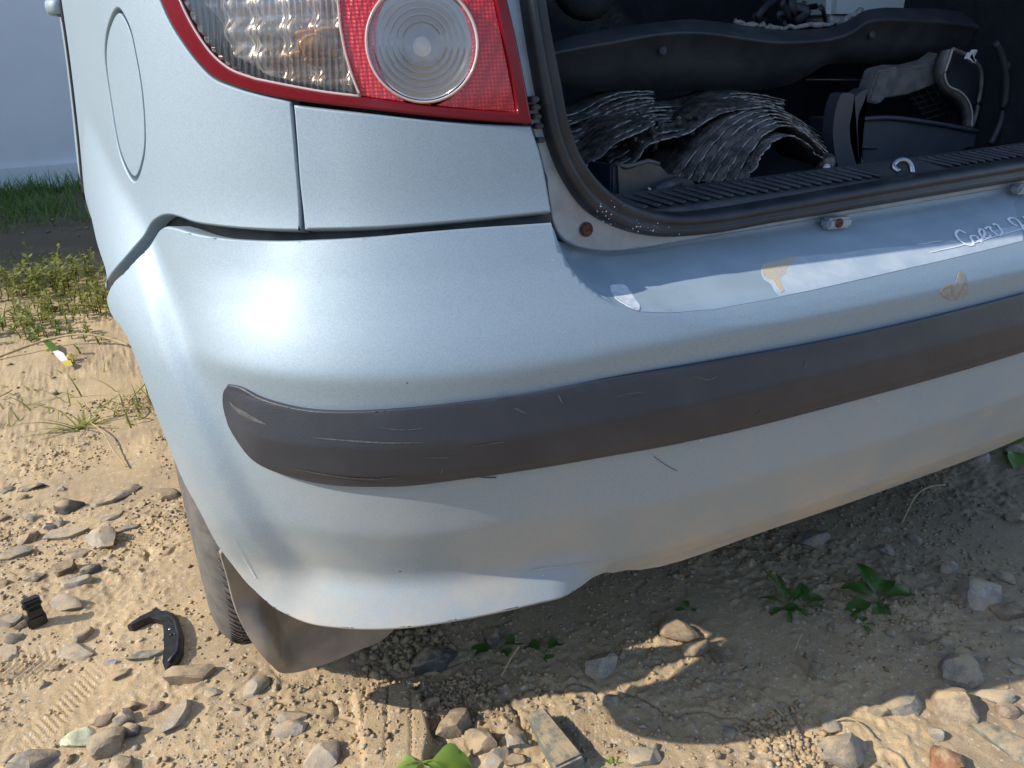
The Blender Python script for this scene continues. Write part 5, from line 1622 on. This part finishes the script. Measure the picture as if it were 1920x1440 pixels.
tube('rim_edge', [at_y(px, py, .394) for px, py in rim], 0.0018, mat('rim_edge', (.45, .42, .36), .6), ho, 6)
prism('housing_inner', poly_y([(1788, 94), (1808, 102), (1824, 112), (1836, 128), (1840, 150), (1838, 190), (1824, 200), (1812, 182), (1798, 170), (1777, 158), (1774, 145)], 0.42), (0, 0.02, 0), M_NAVY, ho, 0.002)
tube('housing_back_edge', [at_y(px, py, .40) for px, py in catmull([(1786, 92), (1808, 101), (1826, 113), (1838, 130), (1840, 155), (1836, 185), (1830, 215), (1822, 240)], 5)], 0.0032, M_BEIGE, ho, 8)
prism('white_clip', poly_y([(1814, 110), (1820, 98), (1823, 99), (1819, 108), (1828, 93), (1833, 94), (1827, 108), (1831, 112), (1829, 119), (1820, 113)], 0.39), (0, 0.006, 0), mat('white_plastic', (.75, .76, .8), .5), ho)
for k in range(7):
    a0, b0 = (1700+k*16, 168-k*3), (1742+k*14, 222-k*1)
    tube('grille_bar', [at_y(*a0, .45), at_y(*b0, .45)], 0.0009, M_TRIM, ho, 4)
for k in range(6):
    a0, b0 = (1696+k*8, 178+k*9), (1752+k*10, 160+k*9)
    tube('grille_bar', [at_y(*a0, .448), at_y(*b0, .448)], 0.0009, M_TRIM, ho, 4)
# E: upright curved trim piece, F: tray
cu = empty('trim_piece', at_y(1590, 250, 0.29), 'upright curved navy plastic trim piece beside the oily sheets', 'car part')
prism('trim_face', poly_y(catmull([(1574, 322), (1566, 290), (1562, 250), (1565, 215), (1572, 188), (1578, 176), (1590, 174), (1602, 178), (1602, 195), (1594, 230), (1594, 258), (1602, 295), (1612, 326)], 4), 0.28), (0, 0.018, 0), M_NAVY, cu, 0.003)
prism('trim_return', poly_y(catmull([(1604, 180), (1618, 170), (1626, 166), (1622, 185), (1610, 215), (1608, 245), (1612, 285), (1622, 322), (1612, 326), (1602, 295), (1596, 255), (1598, 225)], 3), 0.294), (0, 0.02, 0), M_TRIM, cu, 0.002)
tr_ = empty('plastic_tray', at_y(1720, 270, 0.34), 'shallow navy plastic tray with a raised rim below the pale housing', 'car part')
prism('tray_front', poly_y([(1612, 226), (1660, 224), (1750, 234), (1832, 248), (1826, 276), (1748, 288), (1738, 320), (1618, 324)], 0.34), (0, 0.10, 0.0), M_NAVY, tr_, 0.002)
tube('tray_rim', [at_y(px, py, .337) for px, py in catmull([(1610, 224), (1660, 221), (1750, 231), (1832, 246)], 5)], 0.0035, M_NAVY, tr_, 8)
tube('tray_rib', [at_y(1616, 276, .336), at_y(1645, 278, .336)], 0.0018, M_TRIM, tr_, 6)
# G: translucent white canister
M_CAN = mat('milky_plastic', (0.62, 0.66, 0.62), 0.4)
can = empty('white_canister', at_y(1670, 0, 0.62), 'milky white plastic canister standing behind the trim panel', 'canister')
prism('canister_body', poly_y([(1558, 40), (1562, -60), (1600, -85), (1780, -85), (1782, -30), (1766, 26), (1700, 40)], 0.60), (0, 0.10, 0), M_CAN, can, 0.012)
prism('canister_cap', poly_y([(1640, -85), (1640, -110), (1690, -110), (1690, -85)], 0.63), (0, 0.035, 0), M_TRIM, can, 0.003)
# H: spare tyre-like roll at the left
def torus(name, c, R0, r0, m, label, cat, axis=(0, -1, 0.2)):
    V, F = [], []
    q = Vector(axis).to_track_quat('Z', 'Y').to_matrix().to_4x4(); T = Matrix.Translation(c) @ q
    n, k = 48, 14
    for i in range(n):
        a = 2*math.pi*i/n
        for j in range(k):
            b = 2*math.pi*j/k
            rr_ = r0*(1+(0.05 if (i % 2 and abs(math.cos(b)) > .6) else 0))
            V.append(T @ Vector(((R0+rr_*math.cos(b))*math.cos(a), (R0+rr_*math.cos(b))*math.sin(a), rr_*0.9*math.sin(b))))
    for i in range(n):
        for j in range(k): F.append((i*k+j, i*k+(j+1) % k, ((i+1) % n)*k+(j+1) % k, ((i+1) % n)*k+j))
    return tag(mesh_obj(name, V, F, m), label, cat)
torus('rubber_hose', Vector(at_y(1095, -35, 0.56)), 0.030, 0.022, M_DARKER, 'black rounded rubber hose coil in the dark left corner of the boot', 'hose')
# I: boot side beading at right
bd = empty('side_beading', at_y(1885, 180, 0.36), 'curved grey rubber beading hanging at the right side of the boot', 'car part')
tube('bead', [at_y(px, py, .36) for px, py in catmull([(1866, 80), (1880, 110), (1886, 145), (1884, 190), (1874, 235), (1858, 270)], 5)], 0.0055, M_TRIM, bd, 8)
tube('bead', [at_y(px, py, .37) for px, py in catmull([(1888, 118), (1896, 150), (1896, 185), (1888, 230), (1874, 268)], 5)], 0.0045, M_TRIM, bd, 8)
# J: tangle of torn dark trim behind the panel
tg = empty('torn_trim', at_y(1440, 20, 0.60), 'tangle of torn dark trim behind the long panel', 'scrap')
for k in range(9):
    p0 = np.array([rng.uniform(1390, 1540), rng.uniform(30, 50)])
    pts = [at_y(p0[0]+rng.gauss(0, 14)+t*rng.gauss(0, 20), p0[1]-t*rng.uniform(20, 55), 0.60+rng.gauss(0, .02)) for t in (0, .5, 1)]
    tube('torn_strip', catmull(pts, 4), rng.uniform(.004, .009), M_TRIM, tg, 6, rng.uniform(.002, .004), up=Vector((0.2, 1, 0)))
rod = tag(tube('thin_rod', [at_y(1512, 149, .50), at_y(1640, 150, .50)], 0.0012, M_BEIGE, None, 6), 'thin pale rod lying level under the trim panel', 'rod')

# ------------------------------------------------------------------ marks on the bumper: writing, scuffs, scratches
def on_b(px, py, out=0.0):
    out = out+0.0008 if out else out
    ab = SB.pick(px, py)
    p = SB.pt(ab)
    n = SB.normal(np.array([ab[0]]), np.array([ab[1]]))[0]
    return Vector(p+n*out), Vector(n)
def stroke(name, pts, w, m, parent, n=6, taper=None, out=0.0006):
    """a flat painted stroke following the bumper skin"""
    C = catmull([np.array(p, float) for p in pts], n)
    P, N = zip(*[on_b(p[0], p[1], out) for p in C])
    V, F = [], []
    for i, p in enumerate(P):
        d = (P[min(i+1, len(P)-1)]-P[max(i-1, 0)]).normalized()
        s = d.cross(N[i]).normalized()
        k = (taper(i/(len(P)-1)) if taper else 1.0)*w*0.5
        V += [p+s*k, p+N[i]*0.0002, p-s*k]
    for i in range(len(P)-1):
        F += [(3*i, 3*i+1, 3*i+4, 3*i+3), (3*i+1, 3*i+2, 3*i+5, 3*i+4)]
    return mesh_obj(name, V, F, m, parent)
M_CHALK = mat('paint_marker_white', (0.85, 0.86, 0.90), 0.6)
def wz(*pts): return [(1720+x/9.6, 380+y/9.6) for x, y in pts]
for q, w in ((wz((865, 570), (800, 535), (740, 515), (700, 535), (680, 580), (700, 630), (750, 695), (830, 750), (900, 780), (960, 782), (1000, 770)), .0030),
          (wz((1000, 770), (985, 710), (950, 660), (950, 625), (1000, 612), (1050, 625), (1090, 670), (1150, 735)), .0028),
          (wz((1060, 725), (1120, 690), (1180, 630), (1200, 570), (1180, 515), (1120, 495), (1100, 525), (1120, 590), (1170, 640), (1230, 655), (1290, 640), (1305, 600)), .0028),
          (wz((1210, 490), (1240, 462), (1300, 458), (1300, 485), (1380, 560), (1440, 605), (1500, 590), (1520, 560), (1480, 490), (1420, 415), (1370, 400), (1360, 425)), .0028),
          (wz((1790, 435), (1720, 405), (1650, 350), (1625, 320), (1650, 298), (1720, 295), (1790, 330), (1850, 400), (1890, 470), (1905, 510)), .0029),
          (wz((1895, 290), (1920, 270), (1960, 300), (1950, 370), (1900, 450)), .0029)):
    stroke('pen_stroke', q, w, M_CHALK, bumper)
stroke('scratch', wz((210, 912), (300, 895), (420, 865), (560, 838), (690, 810), (860, 765), (1000, 745), (1150, 700), (1300, 650), (1500, 590), (1700, 540), (1880, 485)), .0013, M_CHALK, bumper, 4)
stroke('scratch', wz((0, 770), (150, 752), (330, 715), (440, 708)), .0010, M_CHALK, bumper, 4)
M_SCUFF = noisy('scuffed_lacquer', (0.66, 0.69, 0.72), (0.50, 0.56, 0.62), 0.6, 160, 0.4, 0.001)
M_STAIN = noisy('dried_glue', (0.52, 0.44, 0.30), (0.45, 0.42, 0.38), 0.7, 120, 0.4, 0.002)
def patch(name, px, m, lift=0.0007):
    lp = [np.array(SB.pick(*p)) for p in px]
    return panel(name, SB, None, m, bumper, h=0.005, hb=0.0025, depth=0.0004, rim=0.0002, lift=lift, loops_ab=[lp])
patch('scuff_mark', catmull([(1144, 537), (1158, 534), (1172, 536), (1180, 545), (1192, 563), (1200, 577), (1196, 582), (1184, 579), (1170, 571), (1156, 562), (1148, 552)], 3, True), M_SCUFF)
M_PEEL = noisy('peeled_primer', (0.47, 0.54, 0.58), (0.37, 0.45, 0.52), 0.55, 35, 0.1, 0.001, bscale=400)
M_LEDGE_SUN = noisy('ledge_sun_tint', (0.38, 0.47, 0.535), (0.33, 0.415, 0.48), 0.42, 18, 0.05, 0.001, metal=0.25, bscale=400)  # paler ledge lacquer: sunlight on the ledge put into the colour
patch('ledge_sun_tint', [(1206, 585), (1172, 575), (1140, 563), (1095, 530), (1064, 488), (1074, 470), (1100, 478), (1145, 481), (1205, 475), (1275, 462), (1440, 436), (1600, 409), (1780, 382), (1917, 357), (1917, 452), (1800, 481), (1700, 504), (1600, 527), (1520, 545), (1440, 562), (1340, 580), (1270, 586)], M_LEDGE_SUN, 0.0003)
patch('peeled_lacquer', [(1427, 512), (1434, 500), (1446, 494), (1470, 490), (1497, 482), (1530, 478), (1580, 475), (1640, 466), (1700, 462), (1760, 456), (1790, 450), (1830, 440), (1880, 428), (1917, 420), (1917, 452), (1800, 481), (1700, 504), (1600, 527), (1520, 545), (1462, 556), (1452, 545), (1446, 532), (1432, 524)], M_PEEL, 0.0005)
patch('glue_stain', [(1426, 500), (1432, 494), (1445, 492), (1462, 489), (1478, 484), (1494, 481), (1486, 493), (1472, 506), (1473, 514), (1462, 520), (1464, 532), (1471, 545), (1464, 550), (1455, 538), (1450, 527), (1440, 524), (1430, 519), (1428, 510)], M_STAIN)
patch('dirt_stain', catmull([(1762, 547), (1774, 535), (1790, 530), (1800, 508), (1806, 512), (1808, 526), (1816, 540), (1808, 556), (1792, 562), (1776, 560)], 3, True), noisy('tan_dirt', (0.30, 0.25, 0.18), (0.34, 0.35, 0.34), 0.8, 150, 0.2))
stroke('dark_hair', [(900, 893), (915, 894), (930, 894)], .0012, M_SEAL, bumper, 4)
stroke('dark_hair', [(1224, 854), (1240, 866), (1268, 882)], .0006, M_SEAL, bumper, 4)
stroke('scratch', [(1000, 1068), (1050, 1062), (1100, 1056), (1150, 1048)], .0011, noisy('tan_scratch', (0.50, 0.46, 0.38), (0.4, 0.37, 0.3), 0.7), bumper, 4, lambda t: 1-0.7*t)
stroke('scratch', [(440, 1010), (460, 1048), (480, 1082)], .0012, M_SCUFF, bumper, 4, lambda t: 0.3+0.7*t)
# chips of white on the black strip and the boot seal
def chips(name, n, cx, cy, sx, sy, surf, smin, smax, m, parent, out, ang=0.0):
    V, F = [], []
    for i in range(n):
        px, py = cx+rng.gauss(0, sx), cy+rng.gauss(0, sy)
        ab = surf.pick(px, py)
        c = Vector(surf.pt(ab)); nn = Vector(surf.normal(np.array([ab[0]]), np.array([ab[1]]))[0])
        t1 = nn.cross(Vector((0, 0, 1))).normalized(); t2 = nn.cross(t1)
        r = rng.uniform(smin, smax); a = rng.uniform(0, 6.3); k = len(V)
        e = rng.uniform(.3, 1)
        for j in range(5):
            b = a+j*1.2566
            V.append(c+nn*out+t1*(r*math.cos(b))+t2*(r*e*math.sin(b)))
        F.append(tuple(range(k, k+5)))
    return mesh_obj(name, V, F, m, parent, False)
class StripS:      # picks on the strip itself
    pass
SS = Surf(strip_f, np.linspace(US_END-0.02, 0.6, 500), np.linspace(0.433, 0.506, 50))
c1 = chips('paint_chips', 22, 1118, 392, 18, 15, SF, 0.0003, 0.0010, M_SCUFF, seal, 0.0175); c1['kind'] = 'stuff'
c2 = chips('paint_chips', 22, 1190, 424, 26, 5, SF, 0.0003, 0.0009, M_SCUFF, seal, 0.0175); c2['kind'] = 'stuff'
def sstroke(pts, w, m, out=0.0005):
    C = catmull([np.array(p, float) for p in pts], 5)
    P, N = [], []
    for p in C:
        ab = SS.pick(*p); n = SS.normal(np.array([ab[0]]), np.array([ab[1]]))[0]
        P.append(Vector(SS.pt(ab)+n*out)); N.append(Vector(n))
    V, F = [], []
    for i, p in enumerate(P):
        d = (P[min(i+1, len(P)-1)]-P[max(i-1, 0)]).normalized(); s = d.cross(N[i]).normalized()
        k = w*0.5*(1-abs(2*i/(len(P)-1)-1)**2*0.8)
        V += [p+s*k, p-s*k]
    for i in range(len(P)-1): F.append((2*i, 2*i+1, 2*i+3, 2*i+2))
    return mesh_obj('scratch', V, F, m, strip)
M_SCR = noisy('plastic_scrape', (0.10, 0.098, 0.098), (0.06, 0.06, 0.062), 0.7, 200, 0.3)
for q, w in (([(580, 820), (640, 825), (720, 830), (795, 830)], .0016), ([(540, 876), (600, 888), (660, 896), (720, 897), (750, 893)], .0020), ([(880, 838), (905, 834), (930, 830), (950, 827)], .0012),
             ([(965, 765), (975, 770), (988, 776)], .0016), ([(930, 748), (945, 744), (958, 742)], .0012), ([(1045, 740), (1050, 748), (1055, 757)], .0018), ([(822, 895), (828, 885), (830, 878)], .0014),
             ([(1300, 705), (1330, 712), (1345, 705)], .0014), ([(1510, 673), (1508, 688), (1503, 700)], .0016), ([(1430, 765), (1424, 772), (1418, 780)], .0014), ([(790, 856), (830, 858), (860, 855)], .0010),
             ([(430, 752), (445, 768), (470, 782), (500, 796)], .0045), ([(440, 762), (462, 776), (482, 786)], .003), ([(700, 800), (760, 806), (800, 802)], .0008), ([(1150, 745), (1180, 738), (1215, 735)], .0010)):
    sstroke(q, w, M_SCR)
